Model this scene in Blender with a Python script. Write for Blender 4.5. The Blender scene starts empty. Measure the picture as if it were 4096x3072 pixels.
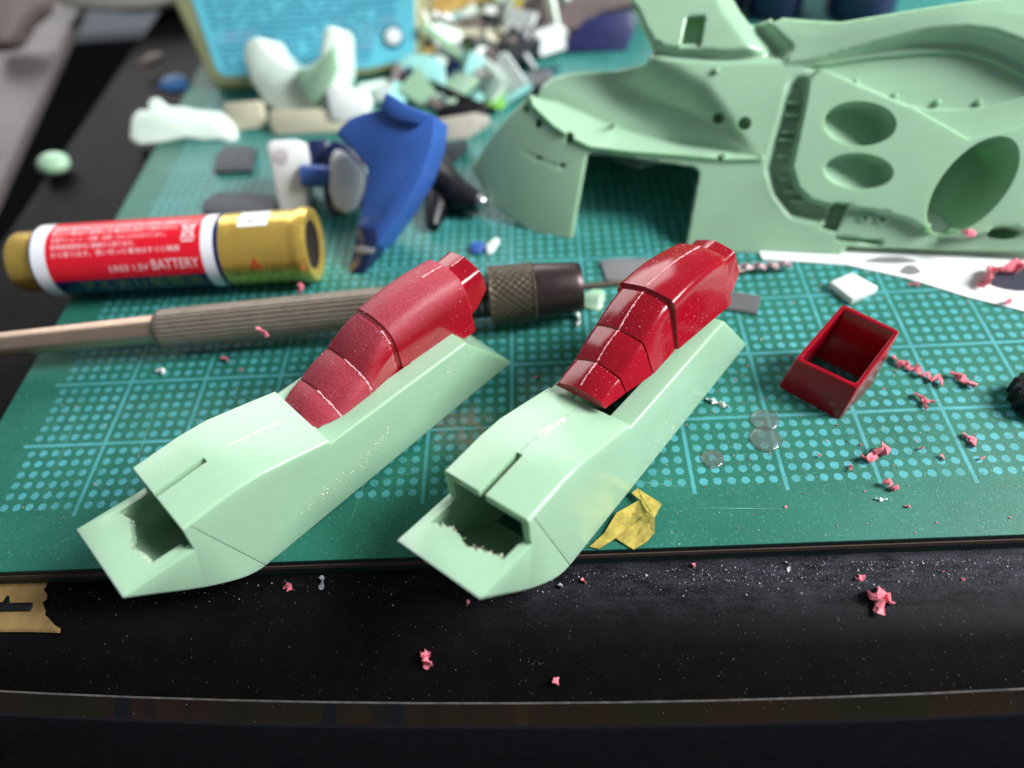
import bpy, bmesh, math, random
import numpy as np
from mathutils import Vector, Matrix, Euler
from mathutils.geometry import delaunay_2d_cdt

# ------------------------------------------------------------------ camera, light, exposure
# 1 unit = 1 cm.  z = 0 is the top of the cutting mat, one grid cell of the mat is 1 cm.
S = bpy.context.scene
S.unit_settings.system = 'METRIC'
S.unit_settings.scale_length = 0.01
COL = S.collection
CAM = Vector((6.4692, -4.52575, 7.13213))
RX = Vector((0.99779, -0.001364, -0.066408))
RY = Vector((-0.044529, -0.755585, -0.653535))     # image down
RZ = Vector((-0.049285, 0.655049, -0.753977))      # view direction
FPX = 3023.87                                      # focal length in pixels of the 4096 px wide photo
cd = bpy.data.cameras.new('camera')
cam = bpy.data.objects.new('camera', cd)
COL.objects.link(cam)
up, back = -RY, -RZ
cam.matrix_world = Matrix(((RX.x, up.x, back.x, CAM.x), (RX.y, up.y, back.y, CAM.y), (RX.z, up.z, back.z, CAM.z), (0, 0, 0, 1)))
cd.sensor_fit = 'HORIZONTAL'
cd.sensor_width = 360.0
cd.lens = 360.0 * FPX / 4096
cd.clip_start = 0.05
cd.clip_end = 1000
cd.dof.use_dof = True
cd.dof.focus_distance = 8.1
APERTURE = 0.225                                   # lens opening in cm
cd.dof.aperture_fstop = cd.lens * 1e-3 / APERTURE
S.camera = cam

W = bpy.data.worlds.new('World')
S.world = W
W.use_nodes = True
bg = W.node_tree.nodes['Background']
bg.inputs[0].default_value = (0.80, 0.90, 1.0, 1)
bg.inputs[1].default_value = 0.19

def area(name, loc, target, sx, sy, power, col):
    l = bpy.data.lights.new(name, 'AREA')
    l.shape = 'RECTANGLE'
    l.size, l.size_y = sx, sy
    l.energy = power
    l.color = col
    o = bpy.data.objects.new(name, l)
    COL.objects.link(o)
    o.location = loc
    o.rotation_euler = (Vector(target) - Vector(loc)).to_track_quat('-Z', 'Y').to_euler()
    return o
# a window to the right of the desk and a second one across the room behind it
area('right_window', (72, -2, 54), (6, 2, 0), 30, 42, 150000, (0.98, 1.0, 0.99))
area('back_window', (-24, 86, 46), (4, 6, 0), 95, 50, 66000, (1.0, 0.98, 0.97))

S.view_settings.view_transform = 'Standard'
S.view_settings.look = 'None'
S.view_settings.exposure = 0.0
S.view_settings.gamma = 1.0

# ------------------------------------------------------------------ helpers
rnd = random.Random(7)

def at(u, v, z=0.0):
    """point of the horizontal plane z under pixel (u, v) of the 4096 px photo"""
    d = RX * ((u - 2048) / FPX) + RY * ((v - 1536) / FPX) + RZ
    return CAM + d * ((z - CAM.z) / d.z)

def a2(x, y, z=0.0):
    return at(x * 1.8517, y * 1.8517, z)

def onplane(x, y, P, n):
    d = RX * ((x * 1.8517 - 2048) / FPX) + RY * ((y * 1.8517 - 1536) / FPX) + RZ
    return CAM + d * ((P - CAM).dot(n) / d.dot(n))

def tag(o, label=None, cat=None, group=None, kind=None):
    if label: o['label'] = label
    if cat: o['category'] = cat
    if group: o['group'] = group
    if kind: o['kind'] = kind
    return o

def empty(name, loc, label=None, cat=None, group=None, rot=None):
    o = bpy.data.objects.new(name, None)
    o.empty_display_size = 0.3
    COL.objects.link(o)
    o.location = loc
    if rot is not None: o.rotation_euler = rot
    return tag(o, label, cat, group)

def obj(name, data, mat=None, parent=None, smooth=None):
    """links a bmesh or mesh as one object (smooth: sharp angle in degrees, None = flat)"""
    if isinstance(data, bmesh.types.BMesh):
        me = bpy.data.meshes.new(name)
        bmesh.ops.recalc_face_normals(data, faces=data.faces[:])
        data.to_mesh(me)
        data.free()
    else:
        me = data
    if mat is not None and not me.materials: me.materials.append(mat)
    if smooth is not None:
        me.polygons.foreach_set('use_smooth', [True] * len(me.polygons))
        me.set_sharp_from_angle(angle=math.radians(smooth))
    o = bpy.data.objects.new(name, me)
    COL.objects.link(o)
    if parent is not None: o.parent = parent
    return o

def bevel(bm, w, seg=2, ang=30, edges=None):
    bm.normal_update()
    if edges is None:
        edges = [e for e in bm.edges if len(e.link_faces) == 2 and e.calc_face_angle(0) > math.radians(ang)]
    bmesh.ops.bevel(bm, geom=edges, offset=w, segments=seg, affect='EDGES', profile=0.5, clamp_overlap=True)

def add_box(bm, c, s, rot=None):
    m = Matrix.Translation(Vector(c)) @ (rot.to_matrix().to_4x4() if rot is not None else Matrix()) @ Matrix.Diagonal((s[0], s[1], s[2], 1))
    return bmesh.ops.create_cube(bm, size=1.0, matrix=m)['verts']

def add_prism(bm, pts, vec):
    """polygon of 3-D points extruded along vec"""
    a = [bm.verts.new(p) for p in pts]
    b = [bm.verts.new(Vector(p) + Vector(vec)) for p in pts]
    n = len(pts)
    bm.faces.new(a)
    bm.faces.new(b[::-1])
    for i in range(n):
        bm.faces.new((a[i], b[i], b[(i + 1) % n], a[(i + 1) % n]))

def frame_of(p, q):
    d = (Vector(q) - Vector(p)).normalized()
    s = d.cross(Vector((0, 0, 1)))
    if s.length < 1e-4: s = Vector((1, 0, 0))
    s.normalize()
    return d, s, s.cross(d)

def add_lathe(bm, p, q, prof, n=32, rfun=None):
    """surface of revolution round p->q; prof = (distance from p, radius)"""
    d, s, t = frame_of(p, q)
    rings = []
    for h, r in prof:
        ring = []
        for i in range(n):
            a = 2 * math.pi * i / n
            rr = r if rfun is None else rfun(h, a, r)
            ring.append(bm.verts.new(Vector(p) + d * h + (s * math.cos(a) + t * math.sin(a)) * rr))
        rings.append(ring)
    for a, b in zip(rings, rings[1:]):
        for i in range(n):
            bm.faces.new((a[i], a[(i + 1) % n], b[(i + 1) % n], b[i]))
    bm.faces.new(rings[0][::-1])
    bm.faces.new(rings[-1])

def add_tube(bm, pts, rads, n=6, flat=1.0, tw=0.0):
    """tube along points; flat squashes the section, tw twists it along the way"""
    rings = []
    for i, p in enumerate(pts):
        a = pts[max(i - 1, 0)]
        b = pts[min(i + 1, len(pts) - 1)]
        d, s, t = frame_of(a, b)
        r = rads[i] if isinstance(rads, (list, tuple)) else rads
        ring = []
        for k in range(n):
            th = 2 * math.pi * k / n
            x, y = r * math.cos(th), r * math.sin(th) * flat
            c, sn = math.cos(tw * i), math.sin(tw * i)
            ring.append(bm.verts.new(Vector(p) + s * (x * c - y * sn) + t * (x * sn + y * c)))
        rings.append(ring)
    for a, b in zip(rings, rings[1:]):
        for k in range(n):
            bm.faces.new((a[k], a[(k + 1) % n], b[(k + 1) % n], b[k]))
    bm.faces.new(rings[0][::-1])
    bm.faces.new(rings[-1])

def add_speck(bm, p, r, rg, flat=0.6):
    """a crumb: a skewed tetrahedron or octahedron"""
    p = Vector(p)
    e = Euler((rg.uniform(0, 6.3), rg.uniform(0, 6.3), rg.uniform(0, 6.3))).to_matrix()
    vs = [bm.verts.new(p + e @ Vector((rg.uniform(-.3, .3) + a * r, rg.uniform(-.3, .3) * r + b * r, c * r * flat)) if False else
          p + e @ Vector((a * r * rg.uniform(.6, 1.4), b * r * rg.uniform(.6, 1.4), c * r * flat)))
          for a, b, c in ((1, 0, -.5), (-.5, .8, -.5), (-.5, -.8, -.5), (0, 0, .8))]
    for f in ((0, 1, 2), (0, 3, 1), (1, 3, 2), (2, 3, 0)):
        bm.faces.new([vs[i] for i in f])

def boolean(o, cutter_bm):
    """cuts the mesh of o with a bmesh and throws the cutter away"""
    c = obj('cutter', cutter_bm)
    md = o.modifiers.new('cut', 'BOOLEAN')
    md.operation = 'DIFFERENCE'
    md.solver = 'EXACT'
    md.object = c
    bpy.context.view_layer.update()
    dg = bpy.context.evaluated_depsgraph_get()
    me = bpy.data.meshes.new_from_object(o.evaluated_get(dg))
    o.modifiers.clear()
    old = o.data
    o.data = me
    bpy.data.meshes.remove(old)
    cm = c.data
    bpy.data.objects.remove(c)
    bpy.data.meshes.remove(cm)

# ------------------------------------------------------------------ materials
class G:
    """small node-graph writer"""
    def __init__(s, name):
        s.m = bpy.data.materials.new(name)
        s.m.use_nodes = True
        s.t = s.m.node_tree
        s.b = s.t.nodes['Principled BSDF']
        s.co = None
    def n(s, typ, **kw):
        x = s.t.nodes.new(typ)
        for k, v in kw.items(): setattr(x, k, v)
        return x
    def link(s, a, b): s.t.links.new(a, b)
    def put(s, sock, v):
        if hasattr(v, 'default_value') or isinstance(v, bpy.types.NodeSocket): s.link(v, sock)
        else: sock.default_value = v
    def math(s, op, a, b=None, c=None, clamp=False):
        x = s.n('ShaderNodeMath', operation=op, use_clamp=clamp)
        s.put(x.inputs[0], a)
        if b is not None: s.put(x.inputs[1], b)
        if c is not None: s.put(x.inputs[2], c)
        return x.outputs[0]
    def coord(s):
        if s.co is None: s.co = s.n('ShaderNodeTexCoord').outputs['Object']
        return s.co
    def xyz(s, v=None):
        x = s.n('ShaderNodeSeparateXYZ')
        s.link(v or s.coord(), x.inputs[0])
        return x.outputs
    def noise(s, scale, detail=3, rough=0.55, stretch=None, off=0.0):
        x = s.n('ShaderNodeTexNoise')
        x.inputs['Scale'].default_value = scale
        x.inputs['Detail'].default_value = detail
        x.inputs['Roughness'].default_value = rough
        v = s.coord()
        if stretch or off:
            mp = s.n('ShaderNodeMapping')
            if stretch: mp.inputs['Scale'].default_value = stretch
            mp.inputs['Location'].default_value = (off, off * .7, off * .3)
            s.link(v, mp.inputs[0])
            v = mp.outputs[0]
        s.link(v, x.inputs['Vector'])
        return x.outputs['Fac']
    def ramp(s, f, a, b):
        x = s.n('ShaderNodeMapRange', clamp=True)
        s.link(f, x.inputs[0])
        x.inputs[1].default_value, x.inputs[2].default_value = a, b
        return x.outputs[0]
    def mix(s, f, a, b):
        x = s.n('ShaderNodeMix', data_type='RGBA')
        s.put(x.inputs[0], f)
        for sock, v in ((x.inputs[6], a), (x.inputs[7], b)):
            if isinstance(v, tuple): sock.default_value = (*v[:3], 1)
            else: s.link(v, sock)
        return x.outputs[2]
    def bump(s, h, strength=.2, dist=.01):
        x = s.n('ShaderNodeBump')
        x.inputs['Strength'].default_value = strength
        x.inputs['Distance'].default_value = dist
        s.link(h, x.inputs['Height'])
        s.link(x.outputs[0], s.b.inputs['Normal'])
    def set(s, **kw):
        names = dict(col='Base Color', rough='Roughness', metal='Metallic', spec='Specular IOR Level', sss='Subsurface Weight', trans='Transmission Weight',
                     alpha='Alpha', coat='Coat Weight', ior='IOR', sheen='Sheen Weight')
        for k, v in kw.items():
            sock = s.b.inputs[names[k]]
            if isinstance(v, tuple): v = (*v[:3], 1)
            s.put(sock, v)

def srgb(r, g, b):
    f = lambda c: (c / 255 / 12.92) if c <= 10 else ((c / 255 + .055) / 1.055) ** 2.4
    return (f(r), f(g), f(b))

def simple(name, col, rough=.45, var=.12, scale=6.0, metal=0.0, spec=.5, sss=0.0, bump=.08, bscale=40, specks=None):
    g = G(name)
    nz = g.noise(scale, 4)
    dark = tuple(c * (1 - var) for c in col)
    lite = tuple(min(1, c * (1 + var)) for c in col)
    c = g.mix(g.ramp(nz, .3, .7), dark, lite)
    if specks:
        f = g.ramp(g.noise(specks[1], 2, .6, off=3.3), specks[2], specks[2] + .06)
        c = g.mix(f, c, specks[0])
    r = g.math('MULTIPLY_ADD', g.noise(scale * 2.3, 3, off=1.7), .25, rough - .12, clamp=True)
    g.set(col=c, rough=r, metal=metal, spec=spec, sss=sss)
    if sss:
        g.b.inputs['Subsurface Radius'].default_value = (1.0, 1.0, .8)
        g.b.inputs['Subsurface Scale'].default_value = .08
    if bump: g.bump(g.noise(bscale, 3, off=5), bump, .01)
    return g.m

MINT = srgb(162, 198, 168)
def mint_material():
    g = G('mint_plastic')
    c = g.mix(g.ramp(g.noise(1.4, 4), .3, .7), tuple(x * .95 for x in MINT), tuple(x * 1.03 for x in MINT))
    c = g.mix(g.ramp(g.noise(70, 2, .5, off=2), .70, .76), c, srgb(214, 226, 204))
    g.set(col=c, rough=g.math('MULTIPLY_ADD', g.noise(9, 4, off=4), .18, .13), spec=.5, sss=.40)
    g.b.inputs['Subsurface Radius'].default_value = (.55, 1.0, .30)
    g.b.inputs['Subsurface Scale'].default_value = .13
    c2 = g.mix(g.math('MULTIPLY', g.ramp(g.noise(11, 6, .75, stretch=(1, 3, 1), off=13), .60, .74), .30), c, srgb(206, 226, 208))
    g.set(col=c2)
    scr = g.ramp(g.noise(42, 4, .7, stretch=(.06, 1, .8), off=3.7), .60, .72)
    g.bump(g.math('MULTIPLY_ADD', scr, .25, g.noise(5, 4, off=9)), .07, .03)
    return g.m

def mat_material():
    """green self-healing mat with printed dots and lines; object coordinates are centimetres"""
    g = G('cutting_mat_print')
    # a little raggedness of the print
    nx = g.n('ShaderNodeTexNoise'); nx.inputs['Scale'].default_value = 55; nx.inputs['Detail'].default_value = 2
    g.link(g.coord(), nx.inputs['Vector'])
    sub = g.n('ShaderNodeVectorMath', operation='SUBTRACT'); g.link(nx.outputs['Color'], sub.inputs[0]); sub.inputs[1].default_value = (.5, .5, .5)
    sc = g.n('ShaderNodeVectorMath', operation='SCALE'); g.link(sub.outputs[0], sc.inputs[0]); sc.inputs['Scale'].default_value = .022
    ad = g.n('ShaderNodeVectorMath', operation='ADD'); g.link(g.coord(), ad.inputs[0]); g.link(sc.outputs[0], ad.inputs[1])
    x, y, z = g.xyz(ad.outputs[0])
    def axis(v):
        fr = g.math('FRACT', v)
        u = g.math('MULTIPLY_ADD', fr, 1 / .152, .5 - .12 / .152)
        ok = g.math('MULTIPLY', g.math('GREATER_THAN', u, 0.0), g.math('LESS_THAN', u, 6.0))
        d = g.math('MULTIPLY', g.math('SUBTRACT', g.math('FRACT', u), .5), .152)
        line = g.math('LESS_THAN', g.math('ABSOLUTE', g.math('SUBTRACT', g.math('FRACT', g.math('ADD', v, .5)), .5)), .0215)
        return d, ok, line
    dx, okx, lx = axis(x)
    dy, oky, ly = axis(y)
    r = g.math('SQRT', g.math('ADD', g.math('MULTIPLY', dx, dx), g.math('MULTIPLY', dy, dy)))
    dot = g.math('MULTIPLY', g.math('LESS_THAN', r, .047), g.math('MULTIPLY', okx, oky))
    inside = g.math('MULTIPLY', g.math('GREATER_THAN', x, 0.0), g.math('GREATER_THAN', y, 0.0))
    dot = g.math('MULTIPLY', dot, inside)
    lx = g.math('MULTIPLY', lx, g.math('MULTIPLY', g.math('GREATER_THAN', x, .4), g.math('GREATER_THAN', y, -.03)))
    ly = g.math('MULTIPLY', ly, g.math('MULTIPLY', g.math('GREATER_THAN', y, .4), g.math('GREATER_THAN', x, -.03)))
    pr = g.math('MAXIMUM', dot, g.math('MAXIMUM', lx, ly))
    wear = g.ramp(g.noise(2.3, 6, .7, off=2.2), .62, .40)
    pr = g.math('MULTIPLY', pr, g.math('MULTIPLY_ADD', wear, .40, .60))
    chip = g.ramp(g.noise(19, 5, .75, off=21), .66, .60)
    pr = g.math('MULTIPLY', pr, g.math('MULTIPLY_ADD', chip, .8, .2))
    base = g.mix(g.ramp(g.noise(1.1, 5, .6), .3, .7), srgb(33, 104, 88), srgb(43, 119, 101))
    base = g.mix(g.ramp(g.noise(28, 4, .7, off=7), .55, .8), base, srgb(84, 158, 140))
    c = g.mix(pr, base, srgb(86, 172, 180))
    # rubbed-in pale dust and scuffs
    c = g.mix(g.math('MULTIPLY', g.ramp(g.noise(90, 3, .6, off=11), .66, .74), g.ramp(g.noise(.9, 3, off=5), .4, .65)), c, srgb(190, 200, 190))
    sc2 = g.ramp(g.noise(14, 5, .7, stretch=(1, 7, 1), off=4), .68, .76)
    c = g.mix(g.math('MULTIPLY', sc2, .35), c, srgb(150, 195, 185))
    # sanding dust gathered between the two green parts
    px = g.math('SUBTRACT', x, 5.45); py = g.math('SUBTRACT', y, .98)
    rr = g.math('SQRT', g.math('ADD', g.math('MULTIPLY', px, px), g.math('MULTIPLY', py, py)))
    du = g.math('MULTIPLY', g.ramp(rr, .50, .12), g.ramp(g.noise(8, 5, .7, off=6), .38, .58))
    c = g.mix(g.math('MULTIPLY', du, .7), c, srgb(150, 128, 112))
    g.set(col=c, rough=g.math('MULTIPLY_ADD', g.noise(20, 4, off=3), .2, .36), spec=.35)
    hh = g.math('ADD', g.noise(60, 4), g.math('MULTIPLY', pr, .25))
    g.bump(hh, .25, .012)
    return g.m

def desk_material():
    g = G('black_desk_laminate')
    c = g.mix(g.ramp(g.noise(3, 5), .35, .7), srgb(5, 4, 5), srgb(11, 9, 11))
    c = g.mix(g.math('MULTIPLY', g.ramp(g.noise(26, 3, .6, off=4), .68, .76), .55), c, srgb(110, 105, 110))
    x, y, z = g.xyz()
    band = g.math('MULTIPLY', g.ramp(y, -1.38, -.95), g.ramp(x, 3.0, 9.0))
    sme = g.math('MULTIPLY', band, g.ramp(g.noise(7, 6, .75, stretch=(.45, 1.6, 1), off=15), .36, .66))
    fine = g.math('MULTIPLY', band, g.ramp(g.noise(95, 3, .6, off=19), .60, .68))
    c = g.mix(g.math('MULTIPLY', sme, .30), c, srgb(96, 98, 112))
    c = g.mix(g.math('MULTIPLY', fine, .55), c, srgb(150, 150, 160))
    g.set(col=c, rough=g.math('MULTIPLY_ADD', g.noise(12, 4), .2, .46), spec=.10)
    g.bump(g.noise(40, 3, .6, off=8), .12, .02)
    return g.m

def red_material(name, sanded):
    g = G(name)
    c = g.mix(g.ramp(g.noise(2.2, 4), .3, .7), srgb(142, 7, 26), srgb(160, 11, 32))
    fine = g.ramp(g.noise(60, 3, .65, off=3), .62, .72)
    c = g.mix(g.math('MULTIPLY', fine, .35), c, srgb(222, 120, 135))
    rough = g.math('MULTIPLY_ADD', g.noise(14, 3, off=2), .16, .08)
    if sanded:
        # the sanded skin: matt pink powder over front and crown, bare plastic low on the rear
        x, y, z = g.xyz()
        side = g.math('ADD', g.ramp(z, .36, .52), g.ramp(x, 1.0, .62), clamp=True)
        patch = g.math('MULTIPLY', side, g.ramp(g.noise(2.5, 4, off=8), .25, .42))
        powder = g.ramp(g.noise(64, 5, .8, stretch=(1, .5, 1)), .36, .70)
        f = g.math('MULTIPLY', patch, g.math('MULTIPLY_ADD', powder, .44, .02))
        c = g.mix(f, c, srgb(206, 112, 132))
        rough = g.math('MULTIPLY_ADD', patch, .36, rough, clamp=True)
        g.bump(g.math('MULTIPLY', g.noise(55, 4, .7, stretch=(1, .4, 1)), patch), .35, .012)
    else:
        g.bump(g.noise(8, 3), .05, .03)
    g.set(col=c, rough=rough, spec=.5, sss=.3)
    g.b.inputs['Subsurface Radius'].default_value = (1, .12, .12)
    g.b.inputs['Subsurface Scale'].default_value = .10
    return g.m

MT = dict(
    mint=mint_material(), mat=mat_material(), desk=desk_material(),
    red=red_material('red_plastic', False), red_sanded=red_material('sanded_red_plastic', True),
    mat_core=simple('mat_core', srgb(84, 66, 60), .7), mat_base=simple('mat_underlayer', srgb(24, 46, 40), .6),
    pink=simple('pink_shaving', srgb(226, 116, 132), .6, .2, 20, sss=.2),
    pink_dust=simple('pink_dust', srgb(232, 165, 172), .8, .15, 20),
    white_dust=simple('pale_dust', srgb(168, 168, 176), .8, .2, 20),
    cream_dust=simple('cream_dust', srgb(226, 220, 196), .8, .1, 20),
    white=simple('white_plastic', srgb(236, 240, 238), .4, .03, 3, sss=.1),
    ivory=simple('pale_mint_plastic', srgb(226, 243, 230), .4, .04, 3, sss=.15),
    beige=simple('beige_plastic', srgb(196, 192, 168), .5, .08, 3),
    blue=simple('blue_plastic', srgb(54, 94, 172), .38, .08, 3),
    navy=simple('navy_plastic', srgb(22, 34, 74), .3, .15, 3),
    dkblue=simple('dark_blue_plastic', srgb(40, 44, 92), .4, .12, 2),
    black=simple('black_plastic', srgb(16, 14, 20), .35, .2, 5),
    grey=simple('grey_card', srgb(62, 66, 72), .6, .12, 5),
    midgrey=simple('grey_plastic', srgb(128, 128, 130), .5, .12, 3),
    gold=simple('gold_foil', srgb(238, 198, 98), .27, .08, 5, metal=.7, bump=0),
    b_red=simple('battery_red', srgb(222, 22, 44), .3, .04, 4, bump=.02),
    b_white=simple('battery_white', srgb(238, 238, 246), .35, .03, 4, bump=.02),
    b_navy=simple('battery_navy', srgb(24, 34, 84), .3, .06, 4, bump=.02),
    print_white=simple('white_print', srgb(250, 214, 220), .4, .05, 9, bump=0), print_lime=simple('lime_print', srgb(110, 140, 60), .4, .1, 9, bump=0),
    print_red=simple('red_print', srgb(214, 24, 34), .4, .1, 9, bump=0), print_dark=simple('dark_print', srgb(46, 50, 66), .5, .1, 9, bump=0),
    bronze=simple('bronze_anodised', srgb(176, 152, 134), .36, .06, 5, metal=.8, bump=.05),
    grip=simple('fluted_bronze', srgb(150, 139, 126), .42, .14, 7, metal=.5, bump=.08),
    steel_dark=simple('dark_chuck_steel', srgb(74, 62, 62), .36, .15, 6, metal=.7),
    knurl=simple('worn_knurled_steel', srgb(90, 80, 68), .45, .25, 14, metal=.6),
    steel=simple('bright_steel', srgb(190, 190, 190), .3, .1, 8, metal=1.0),
    tape=simple('masking_tape', srgb(192, 168, 84), .75, .34, 12, spec=.25, sss=.1, bump=.4, bscale=30),
    tape_old=simple('old_masking_tape', srgb(150, 122, 78), .75, .2, 4, spec=.2, bump=.4, bscale=18),
    ink=simple('black_marker_ink', srgb(14, 12, 14), .6, .2, 9),
    paper=simple('white_paper', srgb(240, 241, 240), .6, .02, 1, bump=.03),
    label_blue=simple('cyan_label', srgb(98, 190, 210), .4, .07, 1.2, bump=.03),
    yellowish=simple('milky_yellow_plastic', srgb(150, 152, 112), .4, .1, 2, sss=.15),
    lime=simple('lime_plastic', srgb(120, 190, 70), .45, .1, 4), teal=simple('clear_teal_plastic', srgb(150, 210, 205), .25, .15, 3),
    ochre=simple('ochre_wrapper', srgb(196, 160, 92), .4, .25, 3), foil=simple('crumpled_foil', srgb(205, 205, 208), .3, .2, 6, metal=.8, bump=.6, bscale=6),
    brown=simple('brown_grey_cloth', srgb(112, 98, 96), .7, .15, 2), taupe=simple('taupe_panel', srgb(84, 78, 77), .5, .1, .6),
    glue=None)
g = G('dried_clear_glue'); g.set(col=(.75, .86, .82), rough=.08, trans=.92, ior=1.45); g.bump(g.noise(14, 3), .3, .03); MT['glue'] = g.m
g = G('trim_painted_reflections')  # dim coloured reflections painted as patches along the lip
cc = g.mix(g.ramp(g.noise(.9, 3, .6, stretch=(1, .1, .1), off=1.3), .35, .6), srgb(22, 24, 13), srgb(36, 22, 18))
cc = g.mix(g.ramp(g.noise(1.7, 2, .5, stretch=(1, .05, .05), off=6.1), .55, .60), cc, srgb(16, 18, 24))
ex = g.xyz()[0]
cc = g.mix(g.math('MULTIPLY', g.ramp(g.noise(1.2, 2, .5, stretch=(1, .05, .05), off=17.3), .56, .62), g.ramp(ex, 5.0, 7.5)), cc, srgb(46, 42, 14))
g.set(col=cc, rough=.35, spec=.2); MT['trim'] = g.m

# ------------------------------------------------------------------ the setting: desk
ZD = -0.28                                          # desk top, the mat is 2.2 mm thick
def edge_y(x):                                      # the gently bowed front edge
    return -1.98 + 0.0048 * (x - 8.0) ** 2
bm = bmesh.new()
prof = lambda x: [(9.0 + 34, ZD), (-1.22, ZD), (-1.34, ZD - .012), (-1.46, ZD - .05), (-1.58, ZD - .11), (edge_y(x) + .03, ZD - .40), (edge_y(x), ZD - .425)]
xs = [-2.5] + [i * 1.0 for i in range(-2, 42)]
cols = [[bm.verts.new((x if yy < 20 else x - (.35 if x == -2.5 else 0), yy, zz)) for yy, zz in prof(x)] for x in xs]
for a, b in zip(cols, cols[1:]):
    for i in range(len(a) - 1):
        bm.faces.new((a[i], b[i], b[i + 1], a[i + 1]))
# left end of the desk
dn = [bm.verts.new((v.co.x, v.co.y, ZD - 3)) for v in cols[0]]
for i in range(len(dn) - 1):
    bm.faces.new((cols[0][i], cols[0][i + 1], dn[i + 1], dn[i]))
desk = tag(obj('desk', bm, MT['desk'], smooth=40), 'black laminate desk top with a rounded dusty front edge under the green mat', 'desk', kind='structure')
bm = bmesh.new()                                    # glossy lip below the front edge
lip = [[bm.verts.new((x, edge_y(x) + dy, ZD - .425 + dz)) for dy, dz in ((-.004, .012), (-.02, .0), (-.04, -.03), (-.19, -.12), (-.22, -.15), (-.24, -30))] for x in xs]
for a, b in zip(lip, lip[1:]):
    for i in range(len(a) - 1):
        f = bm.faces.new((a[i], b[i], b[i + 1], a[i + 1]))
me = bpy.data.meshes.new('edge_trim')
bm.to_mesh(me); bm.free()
me.materials.append(MT['trim']); me.materials.append(MT['black']); me.materials.append(simple('painted_edge_highlight', srgb(92, 88, 86), .5, .4, 9))  # pale grey top face is a painted highlight along the edge
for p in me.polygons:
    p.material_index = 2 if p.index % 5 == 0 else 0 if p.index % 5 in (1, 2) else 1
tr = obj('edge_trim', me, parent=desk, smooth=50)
# black void and floor beside and before the desk
bm = bmesh.new()
add_box(bm, (10, 10, -45), (220, 220, .5))
tag(obj('floor', bm, simple('dark_floor', srgb(9, 9, 10), .8, spec=.1)), kind='structure')
bm = bmesh.new()
add_box(bm, (-4, 12, -3.2), (3.2, 60, .4))
tag(obj('gap_floor', bm, MT['black']), kind='structure')
# grey cabinet standing left of the desk
A0, A1 = a2(0, 640 / 1.8517, 0), a2(285 / 1.8517, 38 / 1.8517, 0)
dv = (A1 - A0).normalized()
bm = bmesh.new()
add_prism(bm, [A0 - dv * 6 + Vector((0, 0, -2.5)), A1 + dv * 9 + Vector((0, 0, -2.5)), A1 + dv * 9 + Vector((-9, 0, -2.5)), A0 - dv * 6 + Vector((-9, 0, -2.5))], (0, 0, 2.3))
for v in bm.verts:
    if v.co.z < -1: v.co.z = -.5
bevel(bm, .1, 3)
tag(obj('side_cabinet', bm, MT['taupe'], smooth=40), 'grey cabinet top beyond the black gap at the far left edge of the desk', 'cabinet')

# ------------------------------------------------------------------ cutting mat
mat_t = empty('cutting_mat', (0, 0, 0), 'green cutting mat with pale teal dots and grid lines on the black desk', 'cutting mat')
def layer(name, z0, z1, m, grow):
    bm = bmesh.new()
    o = [(-.56 - grow, -.70 - grow), (26, -.60 - grow), (26, 13.5), (-.50 - grow, 13.5), (-.50 - grow, 4)]
    add_prism(bm, [(x, y, z0) for x, y in o], (0, 0, z1 - z0))
    if z1 == 0: bevel(bm, .012, 2, 50)
    return obj(name, bm, m, mat_t, smooth=40)
pt = layer('printed_top', -.09, 0, MT['mat'], 0)
pt.data.materials.append(MT['mat_base'])
for p in pt.data.polygons:
    if p.normal.z < .35: p.material_index = 1
layer('brown_core', -.155, -.091, MT['mat_core'], .012)
layer('bottom_layer', ZD + .002, -.156, MT['mat_base'], .004)

bm = bmesh.new()
rg = random.Random(9)
for i in range(46):
    p = Vector((rg.uniform(0, 12.5), rg.uniform(-.5, 5), .0016))
    a_ = rg.choice((rg.gauss(.1, .2), rg.gauss(1.5, .3), rg.uniform(0, 3.1)))
    L_ = rg.uniform(.3, 2.2)
    d = Vector((math.cos(a_), math.sin(a_), 0)); q_ = p + d * L_
    if q_.y < -.65 or q_.x < -.4: continue
    w_ = Vector((-d.y, d.x, 0)) * rg.uniform(.002, .005)
    bm.faces.new([bm.verts.new(v) for v in (p, p + d * L_ * .5 + w_, q_, p + d * L_ * .5 - w_)])
tag(obj('knife_cuts', bm, simple('cut_scar', srgb(104, 156, 142), .7, .3, 3), mat_t), kind='stuff')

# ------------------------------------------------------------------ the two mint green nose sections
NW = .52
PROF = [(-1.10, 1.035), (-.40, .945), (-.36, 1.285), (.15, 1.275), (.45, 1.235), (.80, 1.125), (1.205, .99), (1.21, .93), (2.0, .915), (3.11, .86),
        (3.70, .005), (.12, 0.0), (0.0, .006), (-.10, .025), (-.19, .065), (-.28, .125), (-.37, .20), (-.46, .285), (-.56, .385), (-.69, .535), (-.88, .77)]
TN = [((3.0117, -.3467, -.0279), (-.0015, -.0537, .7803)), ((6.1963, -.5511, .0204), (-.0937, -.0739, .8856))]

def rotvec(v):
    v = Vector(v)
    return Matrix.Rotation(v.length, 4, v.normalized())

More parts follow.
